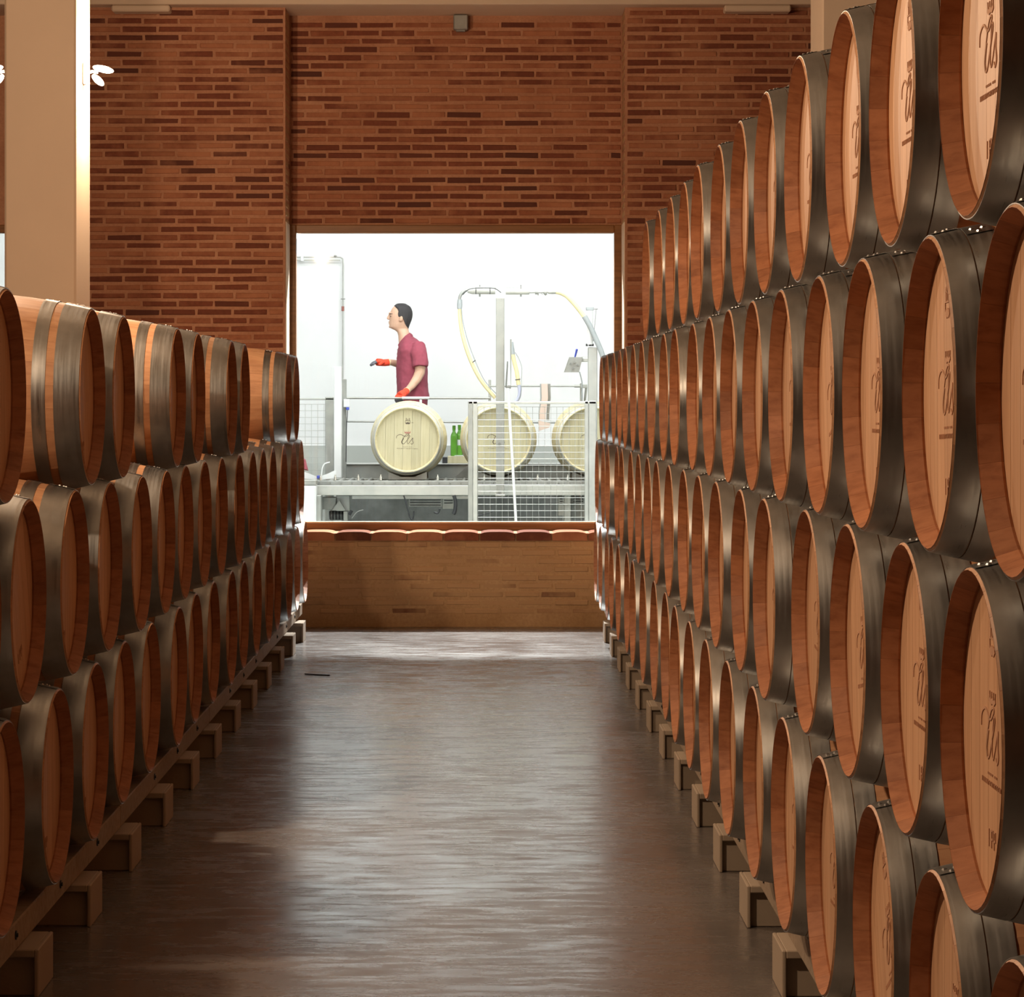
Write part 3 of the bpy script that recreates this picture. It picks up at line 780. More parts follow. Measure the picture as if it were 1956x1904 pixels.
post('grey_post', 653.5, 724, 661.5, 24.4, 'steel', 'narrow grey post beside the white post, holding the railing', 0, .05)
t = thing('pull_switch', 'white box with a blue plug and dangling cord on the grey post', 'switch', P(658, 778, 24.38))
part('box', pbox(656, 762, 668, 778, 24.342, .06), M['white_paint'], t)
part('plug', pbox(661, 778, 667, 783, 24.3, .04), M['blue'], t)
part('cord', MB().tube(smoothpath([P(664, 783, 24.32), P(663, 800, 24.32), P(662, 815, 24.32), P(661, 882, 24.32)]), .004, 5), M['black'], t)
tag(MB().tube(smoothpath([P(614, 908, 23.3), P(615.5, 895, 23.3), P(620, 886, 23.3), P(630, 882.5, 23.3)]), .006, 6).build('white_tube', M['white_paint'], smooth=True), 'thin curved white tube rising beside the blue valve', 'tube')
t = thing('plastic_chute', 'pale plastic chute with a blue valve above the left end of the conveyor', 'chute', P(610, 918, 23.3))
mb = MB(); pts = [(572, 898), (590, 904), (607, 911), (625, 905), (642, 897), (642, 913), (607, 916.5), (572, 913)]
for zz in (23.3, 23.34): mb.v += [tuple(P(x, y, zz)) for x, y in pts]
n = len(pts); mb.f = [tuple(range(n)), tuple(range(2*n-1, n-1, -1))]+[(i, (i+1)%n, n+(i+1)%n, n+i) for i in range(n)]; mb.t = [0]*len(mb.f)
part('lip', mb, M['white_paint'], t)
part('valve', pbox(605, 908, 611, 914, 23.28, .03), M['blue'], t)
# unidentified maroon shape at the chute, built as a cloth bundle
mb = MB(); pts = [(565, 866), (577, 872), (584, 878), (589, 899), (575, 897), (565, 893)]
n = len(pts); cen = P(574, 884, 23.6)
vs = [tuple(P(x, y, 23.40)) for x, y in pts]+[tuple(P(574+(x-574)*.8, 884+(y-884)*.8, 23.345)) for x, y in pts]+[tuple(P(574+(x-574)*.8, 884+(y-884)*.8, 23.46)) for x, y in pts]
mb.add(vs, [tuple(range(n, 2*n)), tuple(range(3*n-1, 2*n-1, -1))]+[(i, (i+1)%n, n+(i+1)%n, n+i) for i in range(n)]+[(2*n+i, 2*n+(i+1)%n, (i+1)%n, i) for i in range(n)])
M['shirt'] = plain('maroon_cloth', (.26,.048,.075), .85, 0, .1, 30)
o = mb.build('maroon_cloth', M['shirt'], smooth=True, angle=60); tag(o, 'unidentified maroon shape, built as a cloth bundle over the chute', 'cloth')
# wall pipe
t = thing('wall_pipe', 'thin pale pipe running along the white wall and down', 'pipe', P(654, 720, HB-.08))
zp = HB-.06
part('upper_run', MB().tube(smoothpath([P(556, 491, zp), P(600, 491, zp), P(645, 491, zp), P(652.5, 493, zp), P(655, 499, zp), P(655, 540, zp), P(654.5, 728, zp)], 4), .008, 6), M['steel_light'], t, True, 80)
part('lower_run', MB().tube([P(556, 497, zp), P(650, 497, zp)], .007, 6), M['steel_light'], t, True, 80)
for x in (577, 624): part('clip', pbox(x-3, 488, x+3, 499, zp-.01, .03), M['white_paint'], t)
part('tap', MB().tube([P(640, 487.5, zp-.02), P(640, 491, zp)], .008, 6).cbox(P(637, 489.5, zp-.03), P(644, 488, zp-.02), .002), M['steel'], t)
part('coupling', MB().tube([P(655, 585, zp), P(654.8, 594, zp)], .014, 8), M['stamp_red'], t, True, 60)
part('bracket', pbox(650.5, 570, 659.5, 571.5, zp-.02, .03), M['steel'], t)
# railing in front of the worker
zr = 24.75
t = thing('railing', 'thin steel railing with two bars behind the pale barrels', 'railing', P(880, 900, zr))
part('top_bar', MB().tube([P(655, 760, zr), P(936, 760.5, zr)], .010, 8), M['steel'], t, True, 60)
part('lower_bar', MB().tube([P(655, 805, zr), P(1135, 807.5, zr)], .008, 8), M['steel'], t, True, 60)
part('high_bar', MB().tube([P(936, 737.5, zr), P(1104, 737.5, zr)], .007, 8), M['steel'], t, True, 60)
part('upright', pbox(933, 725, 938, 884.5, zr, .03), M['steel_light'], t)
part('end_grip', MB().tube([P(1097, 737.5, zr), P(1109, 737.5, zr)], .013, 8), M['steel'], t, True, 60)
part('polished_length', MB().tube([P(768, 760.2, zr-.004), P(820, 760.2, zr-.004)], .0135, 8), M['white_paint'], t, True, 60)
# worker's platform
pf = tag(MB().cbox((P(640,0,25).x, 25.05, .78), (P(1136,0,25).x, 26.2, .86), .01).build('platform', M['steel_dark']), 'raised grey platform on which the worker stands', 'platform')
for px in (660, 1120):
    x = P(px, 0, 25).x; MB().cbox((x-.04, 25.1, 0), (x+.04, 26.1, .779), .004).build('leg', M['steel_dark'], pf)

# upright beam, cylinder rod, leaning pole
t = thing('upright_beam', 'tall grey square beam standing in front of the middle barrel', 'beam', (P(955.5,0,22.95).x, 22.98, P(0,946,22.95).z))
part('beam', pbox(947.5, 568.5, 963.5, 946, 22.95, .07), M['steel'], t)
for y in (848, 940): part('bolt', MB().lathe([(.014, 0), (.014, .012)], 8, Matrix.Translation(P(954, y, 22.95)) @ Matrix.Rotation(PI/2, 4, 'X')), M['steel_dark'], t)
part('foot', pbox(946, 944, 965, 948, 22.93, .2), M['steel'], t)
t = thing('pneumatic_cylinder', 'slim pale pneumatic cylinder beside the grey beam', 'cylinder', P(971, 745, 22.9))
part('barrel_tube', MB().tube([P(970.5, 643, 22.9), P(971.5, 736, 22.9)], .018, 10), M['white_paint'], t, True, 60)
part('side_rod', MB().tube([P(976, 648, 22.92), P(974.5, 742, 22.92)], .007, 6), M['steel'], t, True, 60)
part('lower_clamp', pbox(966, 735, 976, 741, 22.88, .06), M['steel_dark'], t)
part('neck', MB().tube([P(969.5, 690, 22.88), P(966, 740, 22.88)], .006, 6), M['steel_dark'], t, True, 60)
tag(MB().tube([P(970.5, 742, 22.6), P(994.2, 1141, 22.62)], .0125, 10).build('leaning_pole', M['white_paint'], smooth=True, angle=60), 'thin white pole leaning in front of the mesh gate', 'pole')
# overhead filling arm and hoses
zh = 23.0
t = thing('filling_arm', 'overhead arm of two pale cylinders between the yellow hoses', 'arm', P(955, 556, zh))
part('elbow', MB().tube(smoothpath([P(878, 576, zh), P(878.5, 567, zh), P(883, 559, zh), P(893, 553, zh), P(905, 550.5, zh), P(947, 550, zh)]), [.017]*4+[.016]*4+[.012]*23 if False else .013, 8), M['steel'], t, True, 80)
part('cylinder', MB().tube([P(893, 556.5, zh), P(901, 556, zh), P(902, 556, zh), P(946, 556, zh)], [.012, .026, .026, .027], 12), M['steel_light'], t, True, 50)
part('cylinder', MB().tube([P(966, 557, zh), P(1011, 557, zh)], .025, 12), M['steel_light'], t, True, 50)
part('cross_tube', MB().tube([P(940, 548.7, zh+.03), P(1012, 549, zh+.03)], .004, 6), M['white_paint'], t)
part('rod', MB().tube([P(1011, 558, zh), P(1062, 557.5, zh)], .010, 8), M['steel_light'], t, True, 60)
for x, r in ((1025, .020), (1042, .024), (1050, .016), (1056, .014)): part('fitting', MB().tube([P(x-3, 558, zh), P(x+3, 558, zh)], r, 10), M['steel'], t, True, 60)
for x in (1028, 1042): part('wing', MB().tube([P(x, 559, zh), P(x, 564.5, zh)], [.010, .004], 6), M['steel'], t)
part('sight_ring', MB().tube([P(1036, 559, zh+math.sin(a)*.0)+Vector((.013*math.cos(a), 0, .013*math.sin(a))) for a in [i*PI/6 for i in range(13)]], .003, 5), M['steel'], t)
for x in (916.5, 995): part('hanger', MB().tube([P(x, 544, zh), P(x, 566, zh)], .005, 6).tube([P(x, 562, zh), P(x, 566.5, zh)], .009, 6), M['steel_dark'], t)
for x in (909, 936): part('strap', MB().tube([P(x, 549, zh-.028), P(x, 562, zh-.028)], .003, 5), M['black'], t)
part('air_line', MB().tube(smoothpath([P(884, 563, zh-.02), P(893, 554.5, zh-.035), P(906, 550.5, zh-.035), P(930, 550, zh-.035), P(946, 551.5, zh-.03), P(957, 559, zh-.02)]), .0035, 5), M['black'], t, True, 80)
t = thing('yellow_hose', 'long cream hose curving down from the arm to the middle barrel', 'hose', P(905, 700, zh), 'cream hoses of the filling machine')
part('hose', MB().tube(smoothpath([P(878, 588, zh), P(878.5, 605, zh), P(882, 633, zh), P(891, 667, zh), P(904, 700, zh), P(921, 730, zh), P(946, 760, zh)]), .0165, 10), M['cream_hose'], t, True, 80)
part('collar', MB().tube([P(878.3, 572, zh), P(878, 582, zh), P(877.8, 590, zh)], [.020, .024, .020], 12), M['grey_hose'], t, True, 50)
part('air_line', MB().tube(smoothpath([P(881.5, 590, zh-.02), P(885, 618, zh-.02), P(895, 655, zh-.02), P(909, 692, zh-.02), P(926, 727, zh-.02), P(948, 752, zh-.02)]), .0035, 5), M['grey_hose'], t, True, 80)
part('tie', MB().tube([P(902.5, 692, zh-.02), P(908.5, 688, zh-.02)], .004, 5), M['black'], t)
t = thing('yellow_hose', 'thick cream and grey hose arching down at the right of the window', 'hose', P(1110, 600, zh), 'cream hoses of the filling machine')
part('hose', MB().tube(smoothpath([P(1062, 557.5, zh), P(1070, 559, zh), P(1082, 565, zh), P(1094, 577, zh), P(1105, 590, zh), P(1117, 606, zh)]), .0195, 12), M['cream_hose'], t, True, 80)
part('grey_sleeve', MB().tube(smoothpath([P(1116, 604, zh), P(1127, 623, zh), P(1137, 645, zh), P(1145, 663, zh), P(1152, 682, zh), P(1158, 705, zh)]), .0235, 12), M['grey_hose'], t, True, 80)
part('collar', MB().tube([P(1053, 557.8, zh), P(1063, 557.5, zh)], .018, 10), M['steel'], t, True, 50)
zh2 = 23.9
t = thing('yellow_hose', 'short cream hose hanging right of the grey beam with a clear lower end', 'hose', P(985, 700, zh2), 'cream hoses of the filling machine')
part('hose', MB().tube(smoothpath([P(979, 675, zh2), P(982, 690, zh2), P(987, 710, zh2), P(990.5, 735, zh2)]), .019, 10), M['cream_hose'], t, True, 80)
part('collar', MB().tube([P(978, 653, zh2), P(979, 668, zh2), P(979.5, 677, zh2)], [.010, .018, .020], 10), M['grey_hose'], t, True, 50)
part('clear_end', MB().tube(smoothpath([P(990.5, 733, zh2), P(992.5, 745, zh2), P(991.5, 757, zh2), P(986, 766, zh2), P(978, 772, zh2)]), .017, 10), M['blue_hose'], t, True, 80)
part('air_line', MB().tube(smoothpath([P(984, 673, zh2-.02), P(991, 685, zh2-.02), P(996.5, 702, zh2-.02), P(996, 725, zh2-.02), P(996, 745, zh2-.02), P(991, 762, zh2-.02)]), .0028, 5), M['grey_hose'], t, True, 80)
part('tie', MB().tube([P(984, 725.5, zh2-.02), P(994, 724, zh2-.02)], .004, 5), M['black'], t)
# bent pinkish board on the lower bar
M['pinkish'] = plain('pinkish_board', (.62,.50,.45), .7, 0, .06)
t = thing('hanging_sleeve', 'pinkish folded board hanging between the two right barrels', 'board', P(1042, 805, 24.0))
mb = MB(); zs = 24.0
for k, (x0, x1, mat, dz) in enumerate(((1034, 1046, 'pinkish', 0), (1031.5, 1034.5, 'grey_hose', .02), (1046, 1051.5, 'steel_dark', .03))):
    mb = MB(); vs = []
    for y in (733, 760, 790, 803):
        sh = {733: 0, 760: 1, 790: -3.5, 803: -3.5}[y]*(.6 if k else 1)
        for xq in (x0+sh, x1+sh):
            for d in (0, .05): vs.append(tuple(P(xq, y, zs+dz)+Vector((0, d, 0))))
    fs = []
    for i in range(3):
        a = i*4; b = a+4
        fs += [(a, a+2, b+2, b), (a+1, b+1, b+3, a+3), (a, b, b+1, a+1), (a+2, a+3, b+3, b+2)]
    fs += [(0,1,3,2), (12,14,15,13)]
    mb.add(vs, fs); part(('board', 'left_flange', 'right_flange')[k], mb, M[mat], t)
mb = MB(); q = [P(1028, 803, zs), P(1051, 808, zs), P(1050, 816, zs), P(1030, 823, zs)]
mb.add([tuple(v) for v in q]+[(v.x, v.y+.04, v.z) for v in q], [(0,1,2,3), (7,6,5,4)]+[(i, (i+1)%4, 4+(i+1)%4, 4+i) for i in range(4)])
part('lower_flap', mb, M['pinkish'], t)
# control box with lever and clear flap, on the machine posts
t = thing('control_box', 'small tilted grey control box with a blue lever near the right edge', 'control box', P(1095, 712, 23.5))
mb = MB(); q = [(1077, 711), (1106, 711), (1113, 682), (1087, 682)]
mb.add([tuple(P(x, y, 23.4)) for x, y in q]+[tuple(P(x, y, 23.5)) for x, y in q], [(0,1,2,3), (7,6,5,4)]+[(i, (i+1)%4, 4+(i+1)%4, 4+i) for i in range(4)])
part('panel', mb, M['steel'], t)
for x, y, r in ((1097, 691, .011), (1090, 694, .007), (1094, 703, .009), (1103, 697, .008)):
    part('button', MB().lathe([(r, 0), (r, .02)], 10, Matrix.Translation(P(x, y, 23.4)) @ Matrix.Rotation(PI/2, 4, 'X')), M['steel_dark'], t)
part('lever', MB().tube([P(1098, 683, 23.45), P(1102, 667, 23.42)], [.007, .010], 8), M['blue'], t, True, 50)
mb = MB(); q = [(1064, 702), (1077, 709), (1086, 682), (1074, 674)]
mb.add([tuple(P(x, y, 23.38)) for x, y in q]+[tuple(P(x, y, 23.385)) for x, y in q], [(0,1,2,3), (7,6,5,4)]+[(i, (i+1)%4, 4+(i+1)%4, 4+i) for i in range(4)])
part('clear_flap', mb, M['white_paint'], t)
part('arm', pbox(1106, 684, 1124, 691, 23.45, .04), M['steel_light'], t)
part('cable', MB().tube(smoothpath([P(1107, 710, 23.4), P(1110, 722, 23.4), P(1112, 736, 23.4), P(1111, 765, 23.4)]), .006, 6), M['grey_hose'], t, True, 80)
t = thing('lift_column', 'pale machine column with a clear cylinder and dark cap beside the right hose', 'column', (P(1130,0,23.06).x, 23.065, 0))
a = P(1123.5, 0, 23.06); b = P(1141, 663, 23.06); part('column', MB().cbox((a.x, 23.06, 0), (b.x, 23.16, b.z), .006), M['steel_light'], t)
part('side_plate', pbox(1112, 664, 1123, 682, 23.062, .08), M['white_paint'], t)
part('cylinder', MB().tube([P(1127, 658, 23.065), P(1127, 593, 23.065)], .026, 14), M['white_paint'], t, True, 60)
part('cap', pbox(1119.5, 586, 1134.5, 592.5, 23.062, .06), M['grey_hose'], t)
part('sensor_rod', MB().tube([P(1134, 590, 23.065), P(1142, 590, 23.065)], .004, 5).tube([P(1139, 590, 23.065), P(1133, 652, 23.065)], .002, 4), M['steel_dark'], t)
part('cap_bolts', MB().lathe([(.010, 0), (.010, .02)], 8, Matrix.Translation(P(1121, 661, 23.065))).lathe([(.012, 0), (.012, .03)], 8, Matrix.Translation(P(1127, 661, 23.065))).lathe([(.010, 0), (.010, .02)], 8, Matrix.Translation(P(1132, 661, 23.065))), M['black'], t)
a = P(1108, 745, 23.5); t2 = thing('bracket_arm', 'grey clamp bracket holding the end of the high railing bar', 'bracket', P(1112, 765, 23.6))
part('plate', pbox(1108, 732, 1113, 766, 23.55, .05), M['steel'], t2); part('strut', MB().tube([P(1120, 738, 23.6), P(1117, 766, 23.6)], .012, 6), M['steel'], t2); part('cross', pbox(1108, 734, 1122, 741, 23.5, .04), M['steel_light'], t2)
# bottles on a small tray
zb_ = 24.75
t = thing('cream_tray', 'cream tray block with green bottles behind the pale barrels', 'tray', P(874, 886, zb_+.1))
part('block', pbox(855, 871, 894, 885.3, zb_, .16), M['pale_head'], t)
part('paper', pbox(868, 869.8, 884, 871, zb_, .10, c=.001), M['white_paint'], t)
tag(pbox(845, 873, 854.5, 885.3, zb_, .1).build('black_case', M['black']), 'small black case beside the cream tray', 'case')
for i, (px, lab) in enumerate(((867.2, 'green glass wine bottle, left of the two on the tray'), (877.6, 'green glass wine bottle with a pale label, right on the tray'))):
    p = P(px, 869.8 if i else 871, zb_+(.085 if i else .035)); 
    t = thing('wine_bottle', lab, 'bottle', p, 'green bottles on the tray')
    k = (871-812.5)/F*zb_/.30
    prof = [(.0, .0), (.034, .0), (.0365, .006), (.0365, .19), (.030, .215), (.0155, .24), (.0145, .285), (.0165, .287), (.0165, .298), (.0, .3)]
    part('glass', MB().lathe([(r*k*.93, h*k) for r, h in prof], 18, Matrix.Translation(p)), M['bottle'], t, True, 50)
    part('capsule', MB().lathe([(.0170*k*.95, .255*k), (.0178*k*.95, .300*k), (.001, .302*k)], 14, Matrix.Translation(p)), M['hoop_pale'] if False else M['bottle'], t, True, 50)
    if i: part('label', MB().lathe([(.0372*k*.93, .10*k), (.0372*k*.93, .155*k)], 18, Matrix.Translation(p)), M['white_paint'], t, True, 50)

# ------------------------------------------------------------------ the worker
ZP = 25.3
M['skin'] = plain('skin', (.60,.37,.26), .55, 0, .06, 20)
M['hair'] = plain('short_dark_hair', (.026,.024,.026), .8, 0, .25, 60)
M['trouser'] = plain('maroon_trousers', (.22,.035,.06), .85, 0, .1, 20)
M['glove_red'] = plain('red_knit_glove', (.80,.07,.03), .8, 0, .12, 60)
M['glove_grey'] = plain('grey_glove_palm', (.10,.10,.12), .6)
M['eye'] = plain('eye', (.03,.02,.02), .3)
def Q(x, y, dy=0.0): return P(x, y, ZP)+Vector((0, dy, 0))
wk = thing('person', 'dark haired worker in a maroon polo shirt and red gloves, one hand on the railing', 'person', (P(787,0,ZP).x, ZP, .86))
def loft(mb, secs, n=20, pw=2.3, nose=0.0):
    """horizontal sections (y, front_x, back_x, half_width, centre_dy)"""
    vs = []; fs = []
    for sec in secs:
        y, fx, bx, hw, dy = sec[:5]; sl = (sec[5] if len(sec) > 5 else 0)/F*ZP
        c = Q((fx+bx)/2, y, dy); rx = (bx-fx)/2/F*ZP
        for k in range(n):
            a = 2*PI*k/n; ca, sa = math.cos(a), math.sin(a)
            e = 2/pw; vs.append((c.x-rx*math.copysign(abs(ca)**e, ca), c.y+hw*math.copysign(abs(sa)**e, sa), c.z-sl*max(0, ca)**1.6))
    m = len(secs)
    for i in range(m-1):
        for k in range(n): fs.append((i*n+k, i*n+(k+1)%n, (i+1)*n+(k+1)%n, (i+1)*n+k))
    fs.append(tuple(range(n))[::-1]); fs.append(tuple((m-1)*n+k for k in range(n)))
    return mb.add(vs, fs)
def remesh(o, vox, it=3):
    r = o.modifiers.new('remesh', 'REMESH'); r.mode = 'VOXEL'; r.voxel_size = vox; r.use_smooth_shade = True
    s = o.modifiers.new('smooth', 'SMOOTH'); s.iterations = it; s.factor = .5
    return o
body = MB()
head = [(581.5, 760, 773, .030, 0), (584, 754, 779, .052, 0), (588, 749.5, 783, .066, 0), (594, 746, 785.6, .075, 0), (600, 744.6, 786.3, .078, 0), (605, 744.2, 786, .077, 0),
        (610, 744.2, 785, .074, 0), (615, 743.6, 783.5, .068, 0), (620, 743.4, 782, .062, 0), (624.5, 743.6, 781, .054, 0), (628, 748, 780.5, .047, 0), (630.5, 754, 780.5, .048, 0),
        (634, 758.5, 781.5, .052, 0), (640, 760.5, 784, .056, 0), (647, 761, 790, .066, 0), (654, 761.5, 797, .085, 0), (662, 762, 803, .12, 0)]
loft(body, head, 24, 2.1)
body.ball(Q(742.4, 608.4), (.017, .012, .012), 10, 7)                     # nose tip
body.tube([Q(744.5, 600), Q(742.2, 605), Q(741, 608.6)], [.010, .012, .013], 8)  # nose bridge
body.ball(Q(744.6, 598), (.012, .045, .009), 10, 6)                     # brow
body.ball(Q(743.3, 614.6), (.009, .022, .0055), 8, 5); body.ball(Q(743.6, 618), (.009, .020, .006), 8, 5)   # lips
body.ball(Q(745.3, 624.3), (.014, .024, .012), 8, 6)                    # chin
for s in (-1, 1):
    body.ball(Q(767, 609, s*.079), (.016, .011, .030), 10, 7)           # ears
    body.ball(Q(764.2, 612, s*.074), (.008, .008, .012), 8, 5)
# shoulders, torso and legs under the clothes
loft(body, [(655, 764, 797, .13, 0), (664, 763, 805, .17, 0), (680, 763, 808, .17, 0), (710, 763, 809, .155, 0), (745, 763, 811, .15, 0), (775, 763, 812, .155, 0), (790, 764, 812, .16, 0)], 20)
for s in (-1, 1):
    body.tube([Q(787, 785, s*.085), Q(785, 840, s*.09), (Q(786, 0).x, ZP+s*.095, .93)], [.085, .06, .045], 10)
    body.tube([(Q(790, 0).x, ZP+s*.095, .92), (Q(770, 0).x, ZP+s*.1, .90)], [.045, .035], 8)
# near arm: to the rail; far arm: reaching forward
near = [Q(797, 664, -.15), Q(802, 680, -.20), Q(804, 700, -.225), Q(803, 712, -.23), Q(797.5, 724, -.25), Q(789, 736, -.29), Q(781, 745, -.36), Q(776, 750, -.43)]
body.tube(near, [.060, .058, .052, .050, .045, .037, .029, .026], 12)
far = [Q(795, 664, .15), Q(788, 680, .2), Q(777, 695, .22), Q(770, 699, .2), Q(757, 694, .15), Q(745, 691.5, .1), Q(734, 692.5, .07)]
body.tube(far, [.058, .052, .046, .044, .036, .029, .025], 12)
def hand(base, direc, palm_n, side, scale=1.0, curl=(.35, .55, .45)):
    """palm and five bent fingers; returns points for body / glove"""
    d = Vector(direc).normalized(); nrm = Vector(palm_n).normalized(); sd = d.cross(nrm).normalized()*side
    mb = MB(); L = .085*scale
    mb.tube([base, base+d*L*.5, base+d*L], [.026*scale, .034*scale, .034*scale], 10)
    tips = []
    for k, ln in enumerate((.070, .078, .072, .058)):
        o = base+d*L*.96+sd*(.030-.02*k)*scale
        p = o; dd = d.copy(); pts = [p-d*.03, p]
        for q, seg in enumerate((.42, .33, .25)):
            dd = (Matrix.Rotation(0, 3, 'X') @ dd); ang = curl[q]
            dd = (dd*math.cos(ang)+nrm*math.sin(ang)).normalized() if q == 0 else (Matrix.Rotation(ang, 3, nrm.cross(d)*-1) @ dd).normalized()
            p = p+dd*ln*seg*scale; pts.append(p)
        mb.tube(pts, [.010*scale, .0100*scale, .0095*scale, .009*scale, .0075*scale], 8); tips.append(pts)
    th = base+d*L*.25+sd*.026*scale
    mb.tube([th-sd*.012, th+sd*.014+d*.018+nrm*.008, th+sd*.022+d*.042+nrm*.022, th+sd*.02+d*.06+nrm*.036], [.014*scale, .013*scale, .011*scale, .009*scale], 8)
    return mb, tips
wristN = Q(776, 750, -.43)
hN, tN = hand(wristN, Q(765, 757.5, -.515)-wristN, (-.15, .1, -1), -1, 1.0, (.75, .8, .6))
wristF = Q(734, 692.5, .07)
hF, tF = hand(wristF, Q(716, 691, .02)-wristF, (0, -.2, -1), 1, .95, (.2, .3, .3))
# hands live in the body mesh too, a little inside the gloves
for hb in (hN, hF): body.add(hb.v, hb.f)
b = part('body', body, M['skin'], wk); remesh(b, .0048, 2)
def glove(hb, tips, wrist, toward, nm):
    g = MB(); cen = sum((Vector(v) for v in hb.v), Vector())/len(hb.v)
    g.add(hb.v, hb.f); o = part(nm, g, M['glove_red'], wk); remesh(o, .0042, 1)
    dm = o.modifiers.new('thick', 'DISPLACE'); dm.strength = .0045; dm.mid_level = 0
    c = MB(); dv = (toward-wrist).normalized()
    c.tube([wrist-dv*.03, wrist, wrist+dv*.045], [.031, .034, .033], 14); cu = part('cuff', c, M['glove_red'], o if False else wk, True, 60)
    hm = MB(); hm.tube([wrist+dv*.040, wrist+dv*.050], [.0345, .0345], 14); part('cuff_hem', hm, M['cream_hose'], wk, True, 60)
    gp = MB()
    for pts in tips: gp.tube(pts[2:]+[pts[-1]+(pts[-1]-pts[-2]).normalized()*.012], [.0152, .0150, .0145, .0110], 8)
    part('finger_coating', gp, M['glove_grey'], wk, True, 60)
    return o
glove(hN, tN, wristN, Q(781, 745, -.36), 'glove')
glove(hF, tF, wristF, Q(745, 691.5, .1), 'glove')
# hair: a cap over the back and top of the skull, receding at the temples
hm_ = MB()
def headsec(y):
    for a, b in zip(head, head[1:]):
        if a[0] <= y <= b[0]:
            t = (y-a[0])/(b[0]-a[0]); return [a[i]+(b[i]-a[i])*t for i in range(5)]
    return head[0]
hs = [(579.2, 759), (580.0, 757), (581.8, 752.5), (584, 752.5), (587, 755.5), (591, 759.5), (595, 761.5), (600, 760.5), (605, 761.5), (607.5, 767), (611, 771.5), (616, 773), (621, 775), (625, 777.5), (628, 779.8)]
vs = []; fs = []; n = 28
for y, cf in hs:
    q = headsec(y+.8); fade = max(0, (y-612)/16); infl = 2.1*(1-fade); hw = q[3]+.0085*(1-fade)
    if y < 581: hw = .030
    if y < 579.5: hw = .014; q = [q[0], 762, 771, q[3], q[4]]; infl = 0
    for k in range(n):
        a = 2*PI*k/n; px = (q[1]+q[2])/2-((q[2]-q[1])/2+infl)*math.cos(a); v = Q(max(px, cf), y, hw*math.sin(a)*(1 if px > cf else .97)); vs.append(tuple(v))
for i_ in range(len(hs)-1):
    for k in range(n): fs.append((i_*n+k, i_*n+(k+1)%n, (i_+1)*n+(k+1)%n, (i_+1)*n+k))
fs.append(tuple(range(n))[::-1]); fs.append(tuple((len(hs)-1)*n+k for k in range(n)))
hm_.add(vs, fs)
h = part('hair', hm_, M['hair'], wk); remesh(h, .0042, 1)
for s in (-1, 1):
    part('eye', MB().ball(Q(746.6, 604.3, s*.036), (.008, .009, .0040), 8, 6), M['eye'], wk, True)
    part('eyebrow', MB().tube([Q(745.3, 600.0, s*.022), Q(746.0, 599.0, s*.038), Q(750.5, 599.6, s*.055)], [.0025, .0034, .002], 6), M['hair'], wk, True)
# polo shirt with collar, placket and short sleeves
sh = MB()
loft(sh, [(642, 765, 787.5, .080, 0, 18), (646, 762.5, 793.5, .108, 0, 15.5), (652, 761, 801.5, .155, 0, 12), (659, 760, 808.5, .20, 0, 8), (669, 759, 813.5, .222, 0, 3), (682, 758.2, 815.8, .222, 0), (700, 757.6, 816.2, .212, 0),
          (720, 757.2, 817, .207, 0), (740, 757.5, 817.3, .21, 0), (750, 758, 819, .215, 0), (762, 758.5, 820.5, .218, 0)], 26, 2.4)
sh.tube([Q(799, 662, -.14), Q(801, 676, -.205), Q(803.5, 690, -.235), Q(804, 701, -.245)], [.075, .082, .074, .072], 16)
sh.tube([Q(797, 662, .14), Q(790, 674, .21), Q(782, 686, .235)], [.072, .078, .072], 16)
s_ = part('polo_shirt', sh, M['shirt'], wk); remesh(s_, .0085, 3)
tex = bpy.data.textures.new('folds', 'CLOUDS'); tex.noise_scale = .11; tex.noise_depth = 2
dm = s_.modifiers.new('folds', 'DISPLACE'); dm.texture = tex; dm.strength = .022; dm.mid_level = .5
co = MB()
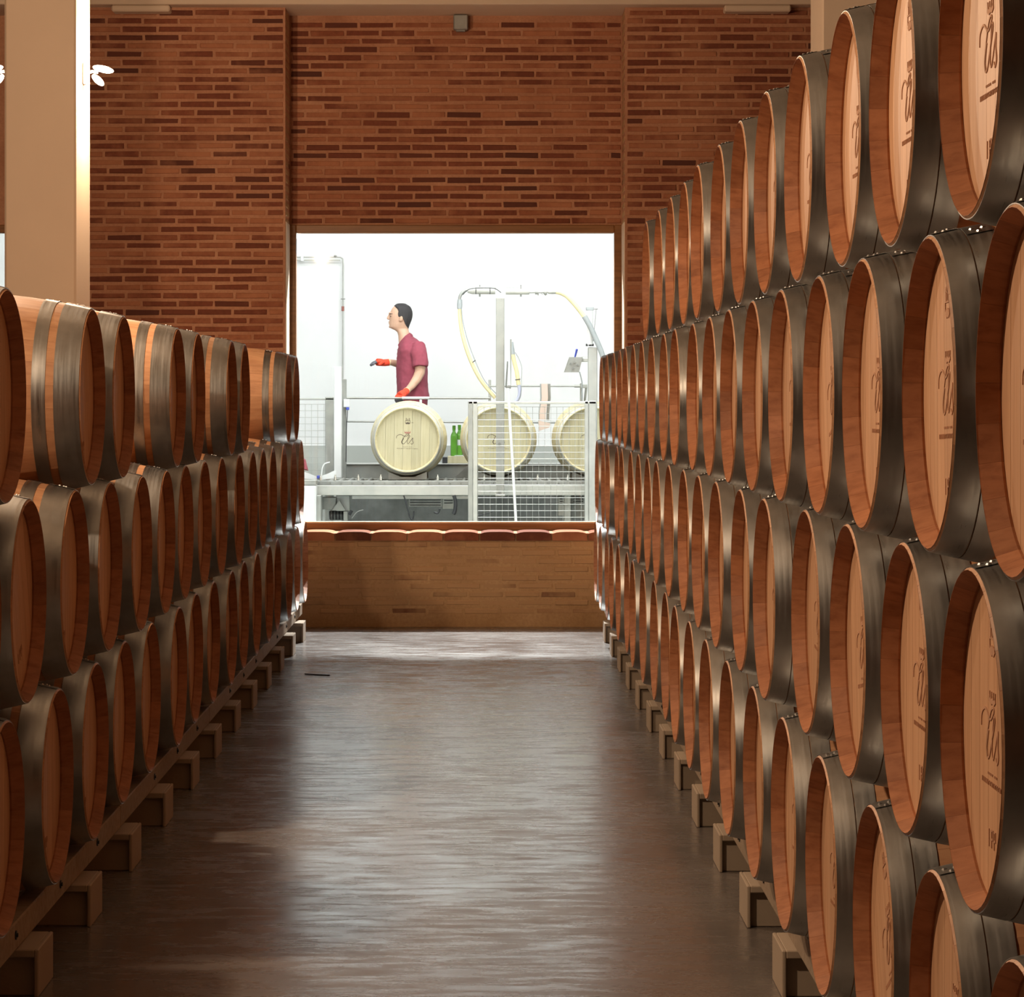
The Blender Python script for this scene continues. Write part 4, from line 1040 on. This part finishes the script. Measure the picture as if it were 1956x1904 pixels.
for s in (-1, 1):
    vs = []
    for (x, y, dy, t_) in ((788, 639, .028, 0), (784.5, 636.5, .062, 0), (775, 643, .078, 0), (767, 652, .062, 0), (761.5, 659.5, .030, 0)):
        vs += [tuple(Q(x, y, s*dy)), tuple(Q(x+2.5, y+8.5, s*(dy+.018))), tuple(Q(x+1.2, y+9.5, s*(dy+.026))), tuple(Q(x-1.2, y-1.0, s*(dy+.007)))]
    fs = [(i*4+q, i*4+(q+1)%4, i*4+4+(q+1)%4, i*4+4+q) for i in range(4) for q in range(4)]+[(0,1,2,3), (19,18,17,16)]
    co.add(vs, fs)
part('collar', co, M['shirt'], wk, True, 60)
# V of skin at the open neck and the placket
part('placket', MB().tube([Q(761.8, 664, 0), Q(760.4, 674, 0), Q(759.2, 688, 0)], .009, 6), M['shirt'], wk, True)
for y in (668, 676, 684): part('button', MB().ball(Q(758.3-(y-676)*.07, y, 0), (.003, .005, .005), 6, 4), M['trouser'], wk, True)
tr_ = MB()
loft(tr_, [(756, 760, 817.5, .195, 0), (775, 758, 816.5, .20, 0), (790, 758, 816, .20, 0), (800, 760, 813, .195, 0)], 22, 2.4)
for s in (-1, 1): tr_.tube([Q(786, 796, s*.095), Q(785, 850, s*.1), (Q(787, 0).x, ZP+s*.1, .93)], [.105, .085, .07], 14)
q = part('trousers', tr_, M['trouser'], wk); remesh(q, .012, 2)
part('pocket_trim', pbox(801, 763, 806, 778, ZP-.215, .02), M['white_paint'], wk)
for s in (-1, 1): part('shoe', MB().ball((Q(781, 0).x, ZP+s*.1, .908), (.14, .05, .045), 12, 8), M['black'], wk, True)
# hall lamps
for lx, ly in ((-.2, 23.9), (-2.5, 22.2), (2.3, 22.2)):
    t = empty('hall_light', (lx, ly, 6.78), 'long white ceiling lamp of the filling hall, %s' % {-.2: 'above the barrels', -2.5: 'on the left', 2.3: 'on the right'}[lx], 'lamp', 'hall ceiling lamps')
    MB().cbox((-.6, -.1, 0), (.6, .1, .08), .01).build('housing', M['white_paint'], t); MB().cbox((-.57, -.08, -.02), (.57, .08, .001), .005).build('tube_cover', M['hall_glow'], t)
